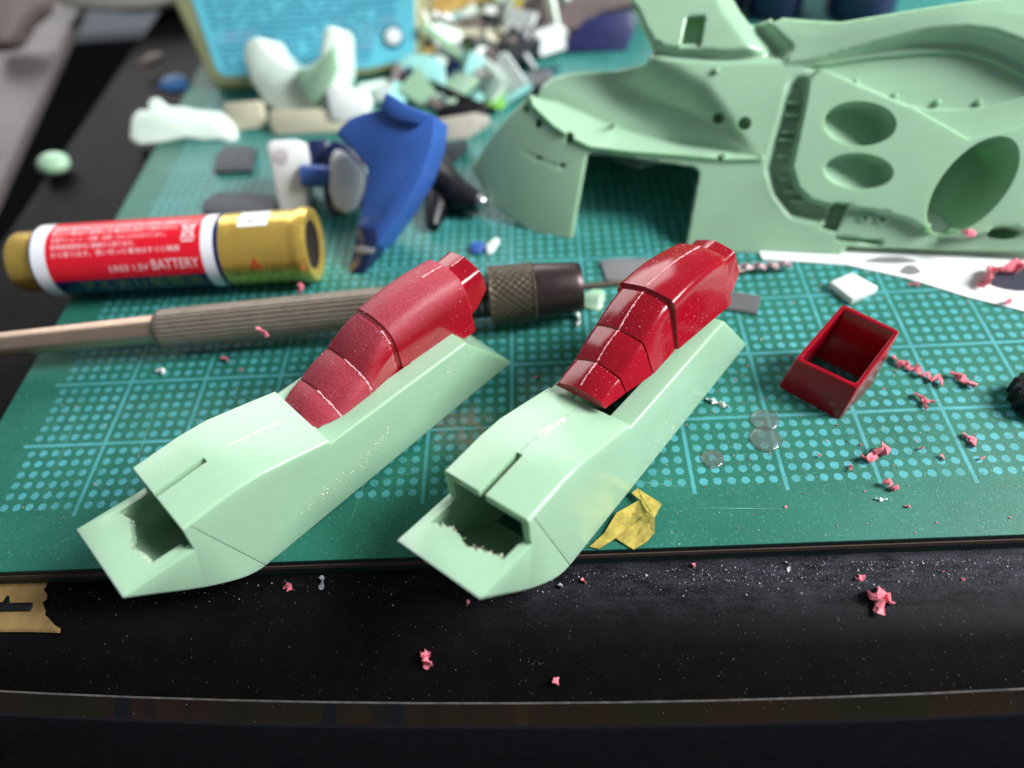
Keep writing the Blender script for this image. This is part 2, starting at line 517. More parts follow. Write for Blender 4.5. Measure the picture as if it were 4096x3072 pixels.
def nose_body(rg, square):
    bm = bmesh.new()
    add_prism(bm, [(x, -NW, z) for x, z in PROF], (0, 2 * NW, 0))
    bm.normal_update()
    ridge, fine = [], []
    corner = [e for e in bm.edges if abs(e.verts[0].co.y - e.verts[1].co.y) > .5 and max(v.co.x for v in e.verts) < -1.0]
    for e in bm.edges:
        a, b = e.verts[0].co, e.verts[1].co
        if abs(a.y - b.y) < 1e-4 and len(e.link_faces) == 2:
            zt = min(a.z, b.z)
            if zt > .84 and min(a.x, b.x) > -.37 and abs(a.x - b.x) > .05: ridge.append(e)
    bmesh.ops.bevel(bm, geom=ridge, offset=.125 if not square else .07, segments=5, affect='EDGES', profile=.5, clamp_overlap=True)
    low = [e for e in bm.edges if all(abs(abs(v.co.y) - NW) < .002 and v.co.z < .03 for v in e.verts) and e.calc_length() > 1.5]
    bmesh.ops.bevel(bm, geom=low, offset=.05 if square else .16, segments=4, affect='EDGES', profile=.5, clamp_overlap=True)
    rim = [e for e in bm.edges if all(abs(abs(v.co.y) - NW) < .002 for v in e.verts) and min(v.co.x for v in e.verts) < -.36 and e.calc_length() > .06]
    bmesh.ops.bevel(bm, geom=rim, offset=.022, segments=2, affect='EDGES', profile=.5, clamp_overlap=True)
    bmesh.ops.recalc_face_normals(bm, faces=bm.faces[:])
    o = obj('fuselage_shell', bm, MT['mint'])
    t = .09
    # hollow inside, open to the front step and at the slanted rear
    c = bmesh.new()
    add_prism(c, [(x, -NW + t, z) for x, z in ((-.84, .80), (-.84, .90), (-.60, .86), (-.34, .86), (-.34, 1.19), (.15, 1.18), (.8, 1.03), (1.2, .88), (2.93, .775), (3.54, -.15), (.03, -.15), (-.05, .10), (-.32, .27))], (0, 2 * NW - 2 * t, 0))
    boolean(o, c)
    # step opening between shelf and deck
    c = bmesh.new()
    add_prism(c, [(x, -NW + t, z) for x, z in ((-.46, .82), (-.46, 1.195), (-.2, 1.195), (-.2, .82))], (0, 2 * NW - 2 * t, 0))
    boolean(o, c)
    # ragged hole in the front shelf
    c = bmesh.new()
    n = 34
    y0, y1 = -NW + (.10 if square else .15), NW - (.10 if square else .10)
    front = []
    for i in range(n + 1):
        q_ = i / n
        x = (-.70 - .05 * q_ if square else -.80 + .09 * q_) + .035 * math.sin(q_ * 9 + 1) + rg.uniform(-.018, .018)
        front.append((x, y0 + (y1 - y0) * q_ + rg.uniform(-.008, .008)))
    poly = [(-.30, y0)] + front + [(-.30, y1)]
    add_prism(c, [(x, y, .75) for x, y in poly], (0, 0, .5 if False else .42))
    boolean(o, c)
    # cockpit opening under the canopy
    c = bmesh.new()
    add_prism(c, [(1.235, -.25, .6), (1.235, .25, .6), (2.5, .28, .6), (2.5, -.28, .6)], (0, 0, .6))
    boolean(o, c)
    # slot in the deck
    c = bmesh.new()
    add_box(c, (-.16, .03, 1.25), (.70, .078, .4))
    boolean(o, c)
    # scribed panel line down the side
    c = bmesh.new()
    add_prism(c, [(-.30, -NW - .02, 1.25), (-.288, -NW - .02, 1.25), (.012, -NW - .02, -.02), (0, -NW - .02, -.02)], (0, .032, 0))
    boolean(o, c)
    o.data.polygons.foreach_set('use_smooth', [True] * len(o.data.polygons))
    o.data.set_sharp_from_angle(angle=math.radians(28))
    return o, front

def strip_mesh(pts, w, h, rg, jit=.3):
    """thin irregular ridge following points lying on a surface"""
    bm = bmesh.new()
    rows = []
    for i, p in enumerate(pts):
        p = Vector(p)
        a, b = Vector(pts[max(i - 1, 0)]), Vector(pts[min(i + 1, len(pts) - 1)])
        d, s, t = frame_of(a, b)
        ww = w * rg.uniform(1 - jit, 1 + jit)
        hh = h * rg.uniform(1 - jit, 1 + jit)
        rows.append([bm.verts.new(p - s * ww - t * h), bm.verts.new(p - s * ww * .5 + t * hh), bm.verts.new(p + s * ww * .5 + t * hh), bm.verts.new(p + s * ww - t * h)])
    for a, b in zip(rows, rows[1:]):
        for k in range(3): bm.faces.new((a[k], a[k + 1], b[k + 1], b[k]))
    return bm

def densify(pts, step):
    out = []
    for a, b in zip(pts, pts[1:]):
        a, b = Vector(a), Vector(b)
        n = max(1, int((b - a).length / step))
        out += [a.lerp(b, i / n) for i in range(n)]
    return out + [Vector(pts[-1])]

def burrs(front, rg, z=.985):
    bm = bmesh.new()
    for i, (x, y) in enumerate(front[1:-1]):
        for k in range(2):
            zz = .945 + (-.40 - x) * .128
            add_speck(bm, (x + rg.uniform(-.03, .025), y + rg.uniform(-.03, .03), zz + rg.uniform(-.012, .006)), rg.uniform(.006, .016), rg)
    return bm

noses = []
for k in range(2):
    rg = random.Random(20 + k)
    loc, rv = TN[k]
    lab = ('hollow mint green nose section carrying the sanded dusty red canopy', 'hollow mint green nose section carrying the glossy red canopy, tape scrap beside it')[k]
    e = empty('model_nose_section', loc, lab, 'model part', 'mint green nose sections')
    e.rotation_mode = 'QUATERNION'
    e.rotation_quaternion = rotvec(rv).to_quaternion()
    body, front = nose_body(rg, k == 1)
    body.parent = e
    tag(obj('ragged_edge', burrs(front, rg), MT['cream_dust'], e), kind='stuff')
    # glue seam along the deck
    def deck_z(x): return float(np.interp(x, [-.36, .15, .45, .8, 1.205], [1.285, 1.275, 1.235, 1.125, .99]))
    x0, x1 = (.42, 1.0) if k == 0 else (.22, 1.16)
    pts = [(x0 + (x1 - x0) * i / 24, .03 + rg.uniform(-.006, .006), deck_z(x0 + (x1 - x0) * i / 24)) for i in range(25)]
    obj('glue_seam', strip_mesh(pts, .010 if k == 0 else .018, .004, rg, .8), MT['cream_dust'] if k == 0 else MT['mint'], e)
    if k == 1:
        pts = [(.50 + .016 * i, .035 + rg.uniform(-.01, .01), deck_z(.50 + .016 * i) + .001) for i in range(24)]
        obj('filler_patch', strip_mesh(pts, .028, .003, rg, .6), MT['cream_dust'], e)
    # crumbs of filler and sanding dust on the side wall
    bm = bmesh.new()
    for i in range(90):
        x = rg.uniform(-.3, 1.18); add_speck(bm, (x, rg.uniform(-.4, .45), deck_z(x) + .001), rg.uniform(.0015, .005), rg)
    spots = [(1.0, .35), (1.35, .30), (1.5, .42), (1.7, .45), (.75, .35), (2.75, .62), (2.9, .72), (1.9, .55)] if k == 0 else [(1.6, .2), (1.75, .28), (2.0, .12)]
    for sx, sz in spots:
        for i in range(26 if k == 0 else 14):
            dx = rg.gauss(0, .13)
            add_speck(bm, (sx + dx, -NW - .001, sz + dx * .35 + rg.gauss(0, .035)), rg.uniform(.004, .012), rg)
    for i in range(60):
        add_speck(bm, (rg.uniform(-.2, 3.0), -NW - .001, rg.uniform(.1, .85)), rg.uniform(.002, .006), rg)
    tag(obj('sanding_dust', bm, MT['cream_dust'], e), kind='stuff')
    noses.append(e)

# ------------------------------------------------------------------ the two red canopies
CL = [[0.0, .098, .027, .330, .26], [.289, .203, .100, .390, .33], [.704, .352, .267, .392, .36], [1.119, .606, .545, .316, .345], [1.171, .638, .563, .323, .366], [2.226, .636, .551, .319, .43], [2.303, .572, .493, .28, .43], [2.548, .551, .485, .285, .4]]
CR = [[0.0, .07, .026, .271, .331], [.305, .211, .132, .283, .365], [.692, .39, .333, .308, .427], [1.14, .618, .551, .31, .39], [1.176, .651, .583, .36, .412], [2.232, .62, .561, .319, .43], [2.305, .574, .494, .28, .43], [2.529, .556, .49, .285, .4]]
TC = [((3.7857, .5267, .9201), (.0572, -.0039, .8087)), ((6.7737, .5044, 1.1387), (-.1915, .0019, .8237))]

def canopy_section(hc, hs, ws, wb, zb, sharp):
    base, sh, top = Vector((-wb, zb)), Vector((-ws * 1.03, hs + .03 * (hc - zb))), Vector((0, hc))
    a, b = base.lerp(sh, .80 if sharp else .62), sh.lerp(top, .22 if sharp else .42)
    pts = [base, base.lerp(a, .5)]
    for i in range(6):
        t = i / 5
        pts.append(a * (1 - t) ** 2 + sh * 2 * t * (1 - t) + b * t * t)
    pts += [b.lerp(top, .5) + Vector((0, .006)), top + Vector((0, .004))]
    return pts + [Vector((-p.x, p.y)) for p in pts[-2::-1]]

def loft(bm, rings):
    vr = [[bm.verts.new(p) for p in r] for r in rings]
    for a, b in zip(vr, vr[1:]):
        for i in range(len(a) - 1):
            bm.faces.new((a[i], a[i + 1], b[i + 1], b[i]))
        bm.faces.new((a[-1], a[0], b[0], b[-1]))
    bm.faces.new(vr[0][::-1]); bm.faces.new(vr[-1])

def interp(A, x):
    xs = [r[0] for r in A]
    return [float(np.interp(x, xs, [r[j] for r in A])) for j in range(1, 5)]

canopies = []
for k in range(2):
    rg = random.Random(50 + k)
    A = (CL, CR)[k]
    sharp = k == 1
    m = MT['red_sanded'] if k == 0 else MT['red']
    lab = ('dusty sanded red plastic canopy sunk into the left mint green nose section', 'glossy red plastic canopy with pale centre seam on the right nose section')[k]
    e = empty('model_canopy', TC[k][0], lab, 'model part', 'red model canopies')
    e.rotation_mode = 'QUATERNION'
    e.rotation_quaternion = rotvec(TC[k][1]).to_quaternion()
    zb = lambda x: (-.16 if k == 0 else min(-.0, -.035 + .03 * x))
    def ring(x, inset=0.0):
        hc, hs, ws, wb = interp(A, x)
        # slight swell between the frames
        return [Vector((x, p.x, p.y)) for p in canopy_section(hc - inset, hs - inset, ws - inset, wb - inset, zb(x), sharp)]
    gw, gd = .012, .014
    def seg_rings(x0, x1, n, f0, f1):
        R = []
        for i in range(n + 1):
            x = x0 + (x1 - x0) * i / n
            r = ring(x)
            b = math.sin(math.pi * i / n) * (.022 if x1 - x0 < .6 else .045)
            for v in r[1:-1]: v.z += b * max(0, min(1, (v.z - zb(x)) / .3))
            R.append(r)
        return R
    g1, g2, g3a, g3b, xe = A[1][0], A[2][0], A[3][0], A[4][0], A[5][0]
    rings = seg_rings(0, g1 - gw, 6, 0, 0) + [ring(g1 - gw * .6, gd), ring(g1 + gw * .6, gd)] + seg_rings(g1 + gw, g2 - gw, 6, 0, 0) + [ring(g2 - gw * .6, gd), ring(g2 + gw * .6, gd)] + \
        seg_rings(g2 + gw, g3a - gw, 6, 0, 0) + [ring(g3a, gd + .002), ring(g3b - .008, gd + .002)] + seg_rings(g3b, xe - .03, 14, 0, 0)
    last = [v.copy() for v in rings[-1]]
    cen = Vector((xe, 0, .25))
    rings.append([Vector((xe, v.y * .97, cen.z + (v.z - cen.z) * .97)) for v in last])
    bm = bmesh.new()
    loft(bm, rings)
    body = obj('canopy_shell', bm, m, e, smooth=34)
    # tail block behind the step
    hc, hs, ws, wb = A[6][1] - .03, A[6][2] - .03, A[6][3] - .03, A[6][4]
    hc2, hs2, ws2, wb2 = A[7][1] - .01, A[7][2] - .01, A[7][3] - .03, A[7][4]
    bm = bmesh.new()
    xt = A[7][0]
    loft(bm, [[Vector((x, p.x, p.y)) for p in canopy_section(h, s_, w, b, z_, True)] for x, h, s_, w, b, z_ in
              ((xe - .05, hc, hs, ws, wb * .88, .06), (xe + .1, hc, hs, ws, wb * .86, .10), (xt - .02, hc2, hs2, ws2, wb2 * .84, .22), (xt, hc2 - .02, hs2 - .02, ws2 - .015, wb2 * .8, .24))])
    tail = obj('tail_block', bm, MT['red'], e, smooth=34)
    # centre seam
    def crown(x):
        hc = interp(A, x)[0] + .004
        for a_, b_ in ((0, g1), (g1, g2), (g2, g3a), (g3b, xe)):
            if a_ <= x <= b_: hc += math.sin(math.pi * (x - a_) / (b_ - a_)) * (.022 if b_ - a_ < .6 else .045) * min(1, hc / .3)
        if any(abs(x - q) < gw for q in (g1, g2)) or g3a - .01 < x < g3b: hc -= gd
        return hc
    rngs = [(.03, g3a), (g3b + .02, xe - .03)] if k == 1 else [(1.9, xe - .03)]
    for a_, b_ in rngs:
        n = int((b_ - a_) / .015)
        pts = [(a_ + (b_ - a_) * i / n, rg.uniform(-.003, .003), crown(a_ + (b_ - a_) * i / n) + rg.uniform(-.0025, .002)) for i in range(n + 1)]
        obj('seam_line', strip_mesh(pts, .008, .0045, rg, .75), MT['pink_dust'], e)
    pts = [(xe + .02 + (xt - xe - .04) * i / 12, rg.uniform(-.003, .003), hc + .002 + (hc2 - hc) * i / 12) for i in range(13)]
    obj('seam_line', strip_mesh(pts, .010, .003, rg, .6), MT['pink_dust'], e)
    # chalky burr along the frame grooves
    for gx in (g1, g2, g3a):
        if k == 0:                                   # pale filler packed into the lower half of the groove
            r = densify(ring(gx, gd * .45)[(4 if gx == g3a else 2):(8 if gx == g3a else 10)], .02)
            obj('groove_filler', strip_mesh([p + Vector((rg.uniform(-.004, .004), 0, 0)) for p in r], .013, .006, rg, .7), MT['pink_dust'], e)
        r = ring(gx - gw * (1.2 if gx != g3a else 2.0), -.001)
        r = densify(r[1:-1] if k == 1 else r[1:9], .03)
        bm = bmesh.new()
        for p in r:
            if rg.random() < (.85 if k == 0 else .35):
                for q in range(2): add_speck(bm, p + Vector((rg.uniform(-.008, .008), 0, 0)), rg.uniform(.004, .013 if k == 0 else .007), rg)
        tag(obj('groove_burr', bm, MT['pink_dust'], e), kind='stuff')
    # loose specks
    bm = bmesh.new()
    n = 520 if k == 0 else 420
    for ob_ in (body, tail):
        fs = [f for f in ob_.data.polygons if f.normal.z > -.1 and f.area > 1e-6]
        ws_ = [f.area for f in fs]
        for f in rg.choices(fs, ws_, k=n if ob_ is body else 70):
            vs = [ob_.data.vertices[i].co for i in f.vertices]
            w_ = [rg.random() for _ in vs]
            t_ = sum(w_)
            p = sum((v * (w / t_) for v, w in zip(vs, w_)), Vector())
            big = rg.random() < .06
            add_speck(bm, p, rg.uniform(.008, .014) if big else rg.uniform(.003, .008), rg)
    tag(obj('sanding_specks', bm, MT['pink_dust'], e), kind='stuff')
    canopies.append(e)

# ------------------------------------------------------------------ red rectangular frame
TL, TF, TB, TR = Vector((9.32, 1.42, .50)), Vector((9.89, .94, .50)), Vector((9.96, 2.01, .78)), Vector((10.46, 1.52, .78))
LOW = [Vector((9.22, 1.44, .001)), Vector((9.80, .89, .001)), Vector((10.37, 1.44, .001)), Vector((9.81, 1.94, .001))]
bm = bmesh.new()
outer = [TL, TF, TR, TB]
cen = sum(outer, Vector()) / 4
def inset(ps, w):
    out = []
    n = len(ps)
    for i, p in enumerate(ps):
        a = (ps[i - 1] - p).normalized(); b = (ps[(i + 1) % n] - p).normalized()
        out.append(p + (a + b) * w)
    return out
def rounded(ps, r, n=4):
    out = []
    for i, p in enumerate(ps):
        a = (ps[i - 1] - p).normalized(); b = (ps[(i + 1) % len(ps)] - p).normalized()
        for j in range(n + 1):
            t = j / n
            out.append((p + a * r) * (1 - t) ** 2 + p * 2 * t * (1 - t) + (p + b * r) * t * t)
    return out
def bulge(ps, amt):
    return ps
O = rounded(outer, .05); I = rounded(inset(outer, .048), .04)
OL = rounded(LOW, .05); IL = rounded(inset(LOW, .048), .04)
ring4 = [O, I, IL, OL]
vr = [[bm.verts.new(p) for p in r] for r in ring4]
n = len(O)
for j in range(4):
    a, b = vr[j], vr[(j + 1) % 4]
    for i in range(n): bm.faces.new((a[i], a[(i + 1) % n], b[(i + 1) % n], b[i]))
bevel(bm, .008, 2, 50)
fr = obj('red_frame', bm, MT['red'], smooth=50)
tag(fr, 'open rectangular red plastic frame standing alone on the right of the mat', 'model part')

# ------------------------------------------------------------------ AAA battery
BSC = .955                                           # axial scale of the print layout below
BA, BB = Vector((-1.07, 3.97, .51)), Vector((3.22, 4.02, .51))
bd = (BB - BA).normalized()
bs = bd.cross(Vector((0, 0, 1))).normalized()       # towards the camera
BLEN = (BB - BA).length
bat = empty('battery', (BA + BB) / 2 - Vector((0, 0, .51)), 'small red and gold dry battery with white bands lying behind the pin vise', 'battery')
def bpt(x, phi, r):
    p = BA + bd * x * BSC + (bs * math.cos(phi) + Vector((0, 0, 1)) * math.sin(phi)) * r
    return p - bat.location
def bshell(name, x0, x1, prof, m, p0=None, p1=None, parent=None):
    bm = bmesh.new()
    n = 64
    full = p0 is None
    a0, a1 = (0, 2 * math.pi) if full else (p0, p1)
    rows = [[bm.verts.new(bpt(x, a0 + (a1 - a0) * i / n, r)) for i in range(n if full else n + 1)] for x, r in prof]
    for a, b in zip(rows, rows[1:]):
        for i in range(len(a) if full else len(a) - 1):
            bm.faces.new((a[i], a[(i + 1) % len(a)], b[(i + 1) % len(a)], b[i]))
    return obj(name, bm, m, parent or bat, smooth=40)
R_ = .505
cap = bshell('end_cap', 0, .5, [(0.0, .001), (0.0, .36), (.03, .41), (.08, .43), (.44, .43), (.47, .44), (.475, .50)], MT['gold'])
bshell('white_band', .47, .75, [(.475, .36), (.475, R_ - .02), (.49, R_), (.70, R_), (.72, R_)], MT['b_white'])
rad = math.radians
bshell('red_label', .72, 3.0, [(.72, R_), (2.0, R_), (3.0, R_)], MT['b_red'], rad(2), rad(215))
navy = bshell('navy_label', .72, 3.0, [(.72, R_), (2.0, R_), (3.0, R_)], MT['b_navy'], rad(-145), rad(2))
bshell('white_band', 3.0, 3.18, [(3.0, R_), (3.18, R_)], MT['b_white'])
bshell('navy_band', 3.18, 3.26, [(3.18, R_), (3.25, R_)], MT['b_navy'])
bshell('gold_band', 3.25, 4.3, [(3.25, R_), (4.22, R_), (4.27, R_ + .004), (4.33, R_ + .02), (4.42, R_ + .03), (4.50, R_ + .005), (4.515, R_ - .06), (4.49, R_ - .12), (4.47, R_ - .16)], MT['gold'])
bshell('dark_end', 4.4, 4.5, [(4.47, R_ - .15), (4.44, R_ - .2), (4.44, .001)], MT['steel_dark'])
stk = bshell('price_sticker', 3.52, 3.98, [(3.53, R_ + .006), (3.97, R_ + .006)], MT['paper'], rad(73), rad(112))
bshell('blue_ring', .46, .5, [(.478, R_ + .003), (.50, R_ + .004)], MT['b_navy'])

def text_mesh(body, size, align='LEFT'):
    cu = bpy.data.curves.new('txt', 'FONT')
    cu.body = body
    cu.size = size
    cu.resolution_u = 3
    cu.align_x = align
    o = bpy.data.objects.new('txt', cu)
    COL.objects.link(o)
    bpy.context.view_layer.update()
    me = bpy.data.meshes.new_from_object(o.evaluated_get(bpy.context.evaluated_depsgraph_get()))
    bpy.data.objects.remove(o)
    bpy.data.curves.remove(cu)
    return me
def btext(name, body, size, x, phi, m, width=None, r=R_ + .004):
    me = text_mesh(body, size)
    if not len(me.vertices): return
    bm = bmesh.new(); bm.from_mesh(me); bpy.data.meshes.remove(me)
    bmesh.ops.subdivide_edges(bm, edges=[e for e in bm.edges if e.calc_length() > .08], cuts=1)
    mx = max(v.co.x for v in bm.verts)
    sx = (width / mx) if width else 1
    for v in bm.verts:
        v.co = bpt(x + v.co.x * sx, phi + v.co.y / r, r)
    return tag(obj(name, bm, m, bat), kind='stuff')
btext('battery_lettering', 'LR03 1.5V', .13, 1.62, rad(14), MT['print_white'], .58)
btext('battery_lettering', 'BATTERY', .20, 2.24, rad(14), MT['print_white'], .70)
btext('battery_lettering', 'アルカリ乾電池', .26, 1.05, rad(-24), MT['print_lime'], 1.85)
btext('small_print', 'から取り出す。使い切った電池はすぐに機器', .085, .80, rad(42), MT['print_white'], 1.9)
btext('small_print', '使用推奨期限内に機器から取り出す。', .085, .80, rad(54), MT['print_white'], 1.25)
btext('small_print', '充電やショート・分解・加熱・火に入れるなどしない。', .085, .80, rad(66), MT['print_white'], 1.7)
btext('small_print', '新しい電池と使用した電池を混ぜて使わない。', .085, .80, rad(78), MT['print_white'], 1.85)
btext('small_print', '電池の液が目に入ったときは水で洗い医師に相談する。', .085, .80, rad(90), MT['print_white'], 2.0)
btext('small_print', 'A', .26, 3.66, rad(2), MT['print_red'])
btext('small_print', '単4形 1.5V', .10, 3.36, rad(-8), MT['print_lime'], .75)
btext('small_print', '(-)', .12, 3.33, rad(88), MT['print_dark'])
btext('small_print', '07-2026', .09, 3.56, rad(80), MT['print_dark'], .2, R_ + .010)
btext('small_print', '-15', .09, 3.82, rad(84), MT['print_dark'], .1, R_ + .010)
# crossed-out bin symbol
bm = bmesh.new()
def bline(x0, p0, x1, p1, w=.012):
    n = 5
    for i in range(n):
        qa = (x0 + (x1 - x0) * i / n, p0 + (p1 - p0) * i / n); qb = (x0 + (x1 - x0) * (i + 1) / n, p0 + (p1 - p0) * (i + 1) / n)
        d = Vector((qb[0] - qa[0], (qb[1] - qa[1]) * R_)).normalized() * w
        px, pp = -d.y, d.x / R_
        bm.faces.new([bm.verts.new(bpt(qx + s * px, qp + s * pp, R_ + .005)) for (qx, qp), s in ((qa, 1), (qa, -1), (qb, -1), (qb, 1))])
for a, b in (((2.72, 60), (2.92, 86)), ((2.72, 86), (2.92, 60)), ((2.75, 62), (2.75, 82)), ((2.89, 62), (2.89, 82)), ((2.73, 82), (2.91, 82)), ((2.77, 62), (2.87, 62)), ((2.73, 56), (2.91, 56))):
    bline(a[0], rad(a[1]), b[0], rad(b[1]))
obj('bin_symbol', bm, MT['print_white'], bat)

# ------------------------------------------------------------------ pin vise (hand drill)
P0, P1 = Vector((-2.6, 2.27, .40)), Vector((6.95, 2.96, .40))
pd = (P1 - P0).normalized()
pin = empty('pin_vise', Vector((3, 2.6, 0)), 'bronze pin vise hand drill with fluted grip and dark knurled chuck holding a thin bit', 'hand drill')
def q(p): return Vector(p) - pin.location
def along(x): return (x - P0.x) / pd.x
bm = bmesh.new()
add_lathe(bm, q(P0), q(P1), [(0, .10), (.05, .15), (along(-.7), .17), (along(1.38), .205), (along(1.40), .205)], 8)
bmesh.ops.rotate(bm, verts=bm.verts, cent=q(P0), matrix=Matrix.Rotation(rad(20), 3, pd))
bevel(bm, .02, 2, 20)
obj('shank', bm, MT['bronze'], pin, smooth=30)
bm = bmesh.new()
NF = 26
add_lathe(bm, q(P0), q(P1), [(along(1.36), .22), (along(1.38), .235), (along(1.44), .258), (along(2.4), .262), (along(3.8), .262), (along(5.0), .26), (along(5.25), .26), (along(5.27), .2)], NF * 4,
          lambda h, a, r: r * (1 - .12 * (max(0, math.cos(NF * a)) ** 2 > .30)) if along(1.45) > h > along(1.43) or h > along(1.5) and h < along(5.1) else r)
obj('fluted_grip', bm, MT['grip'], pin, smooth=20)
bm = bmesh.new()
add_lathe(bm, q(P0), q(P1), [(along(5.2) + i * .05, .27 + .012 * (i % 2)) for i in range(14)], 28)
obj('threaded_neck', bm, MT['black'], pin, smooth=20)
bm = bmesh.new()
k0, k1 = along(5.72), along(6.36)
prf = [(k0, .30), (k0 + .02, .37)] + [(k0 + .02 + (k1 - k0 - .06) * i / 26, .395) for i in range(27)] + [(k1 - .02, .37)]
add_lathe(bm, q(P0), q(P1), prf, 120, lambda h, a, r: r - (.020 * (1 - abs(math.sin(13 * a + h * 13 / .43 * 1.0)) ** .6) + .020 * (1 - abs(math.sin(13 * a - h * 13 / .43)) ** .6) if k0 + .05 < h < k1 - .06 else 0))
obj('knurled_collar', bm, MT['knurl'], pin, smooth=60)
bm = bmesh.new()
add_lathe(bm, q(P0), q(P1), [(k1 - .03, .30), (k1 - .02, .37), (k1 + .02, .375), (along(6.86), .33), (along(6.93), .315), (along(6.95), .30), (along(6.95), .12)], 48)
obj('chuck_nose', bm, MT['steel_dark'], pin, smooth=40)
bm = bmesh.new()
add_lathe(bm, q(P0), q(P1), [(along(6.9), .04), (along(9.0), .04), (along(9.1), .01)], 12)
obj('drill_bit', bm, simple('drill_steel', srgb(120, 108, 98), .4, .1, 9, metal=.8), pin, smooth=40)

# ------------------------------------------------------------------ the big mint fuselage half (one relief shell with thickness)
FO = a2(1500, 546, 0.02)
fs = (a2(1810, 561, 0.02) - FO).normalized()
ft = (Vector((0, 1, 0)) - fs * fs.y).normalized() * math.cos(rad(50)) + Vector((0, 0, 1)) * math.sin(rad(50))
ft.normalize()
fn = fs.cross(ft).normalized()
def st(x, y):
    p = onplane(x, y, FO, fn) - FO
    return (p.dot(fs), p.dot(ft))
def stz(pts):                                        # points given in the zoom of the upper right corner
    return [st(1456 + .3418 * x, .3418 * y) for x, y in pts]
OUT = [(1005, 355), (1048, 292), (1100, 236), (1148, 192), (1160, 160), (1185, 143), (1230, 131), (1310, 127), (1396, 128), (1410, 101), (1385, 50), (1362, -22), (1590, -22), (1606, 10), (1627, 38), (1675, 41), (1695, 31),
       (1818, 44), (1969, 24), (2105, 5), (2330, -22), (2330, 552), (2036, 541), (1832, 532), (1812, 563), (1650, 553), (1480, 541), (1511, 376), (1507, 366), (1496, 360), (1278, 328), (1268, 334), (1227, 547), (1140, 500), (1052, 440), (1025, 392)]
out_st = [st(*p) for p in OUT]
HOLES = [stz([(85, 85), (190, 78), (202, 95), (165, 300), (40, 300)]), stz([(1000, 1290), (1105, 1296), (1030, 1465), (930, 1440)])]
def sdf(P, poly):
    """signed distance, positive inside"""
    A = np.array(poly); B = np.roll(A, -1, 0)
    d = np.full(len(P), 1e9); ins = np.zeros(len(P), bool)
    for a, b in zip(A, B):
        e = b - a; w = P - a
        t = np.clip((w @ e) / max(e @ e, 1e-12), 0, 1)
        d = np.minimum(d, np.hypot(*(w - t[:, None] * e).T))
        c = (a[1] > P[:, 1]) != (b[1] > P[:, 1])
        with np.errstate(divide='ignore', invalid='ignore'):
            xi = a[0] + (P[:, 1] - a[1]) * e[0] / (e[1] if abs(e[1]) > 1e-12 else 1e-12)
        ins ^= c & (P[:, 0] < xi)
    return np.where(ins, d, -d)
def dline(P, line):
    d = np.full(len(P), 1e9)
    for a, b in zip(line, line[1:]):
        a, b = np.array(a), np.array(b); e = b - a; w = P - a
        t = np.clip((w @ e) / max(e @ e, 1e-12), 0, 1)
        d = np.minimum(d, np.hypot(*(w - t[:, None] * e).T))
    return d
def sm(x, a, b):
    t = np.clip((x - a) / (b - a), 0, 1)
    return t * t * (3 - 2 * t)
def ell(P, c, rx, ry, ang=0):
    d = P - np.array(c)
    ca, sa = math.cos(ang), math.sin(ang)
    return np.hypot((d[:, 0] * ca + d[:, 1] * sa) / rx, (-d[:, 0] * sa + d[:, 1] * ca) / ry)
PX = (st(1950, 300)[0] - st(1750, 300)[0]) / 200     # one pixel of the 2212 px view in centimetres on the plane
PLATE = stz([(845, 505), (835, 600), (770, 900), (735, 1060), (775, 1190), (860, 1270), (985, 1300), (1250, 1330), (1480, 1390), (1600, 1460), (1800, 1500), (2600, 1400), (2600, 700), (1840, 880), (1470, 665), (1180, 540), (930, 430)])
LEAF = stz([(830, 415), (1000, 395), (1300, 350), (1600, 325), (1800, 318), (1900, 330), (2050, 380), (2210, 470), (2600, 640), (2400, 560), (2210, 600), (2000, 665), (1800, 690), (1600, 685), (1470, 660), (1180, 540), (930, 440)])
FAIR = stz([(720, 395), (900, 385), (1240, 310), (1560, 255), (1800, 245), (1960, 265), (2100, 320), (2212, 385), (2600, 560), (2600, -120), (1900, -60), (1000, 60), (560, 60), (690, 290)])
def sv(pts):                                         # points given in the closer view of the fuselage
    return [st(972.1 + .5605 * x, .5605 * y) for x, y in pts]
FIN = [st(*p) for p in ((1300, -60), (1372, 20), (1388, 60), (1412, 101), (1450, 109), (1560, 117), (1690, 112), (1700, 100), (1630, 30), (1595, -60))]
FINF = [st(*p) for p in ((1300, -60), (1372, 20), (1388, 60), (1412, 101), (1445, 109), (1560, 117), (1625, 114), (1560, 20), (1530, -60))]
S_LOW = sv([(300, 340), (318, 400), (400, 482), (470, 530), (540, 565), (700, 585), (900, 600), (1060, 615), (1198, 612)])
S_UP = sv([(300, 338), (330, 345), (400, 362), (480, 396), (560, 436), (700, 488), (850, 524), (1000, 556), (1198, 610)])
C_R = sv([(826, 196), (900, 240), (1000, 300), (1060, 380), (1120, 470), (1200, 612)])
SILL = S_LOW + S_UP[::-1]
COCK = S_UP + C_R[::-1] + sv([(800, 150), (700, 200), (450, 210), (330, 260), (270, 330)])
NOSE = [st(*p) for p in ((1148, 192), (1180, 232), (1240, 272), (1283, 300), (1278, 328), (1227, 560), (960, 420), (980, 340))]
CH = stz([(800, 560), (760, 720), (705, 900), (665, 1060), (705, 1190), (790, 1300), (920, 1330)])
BIGC, BIGA = st(2093, 404), rad(57)
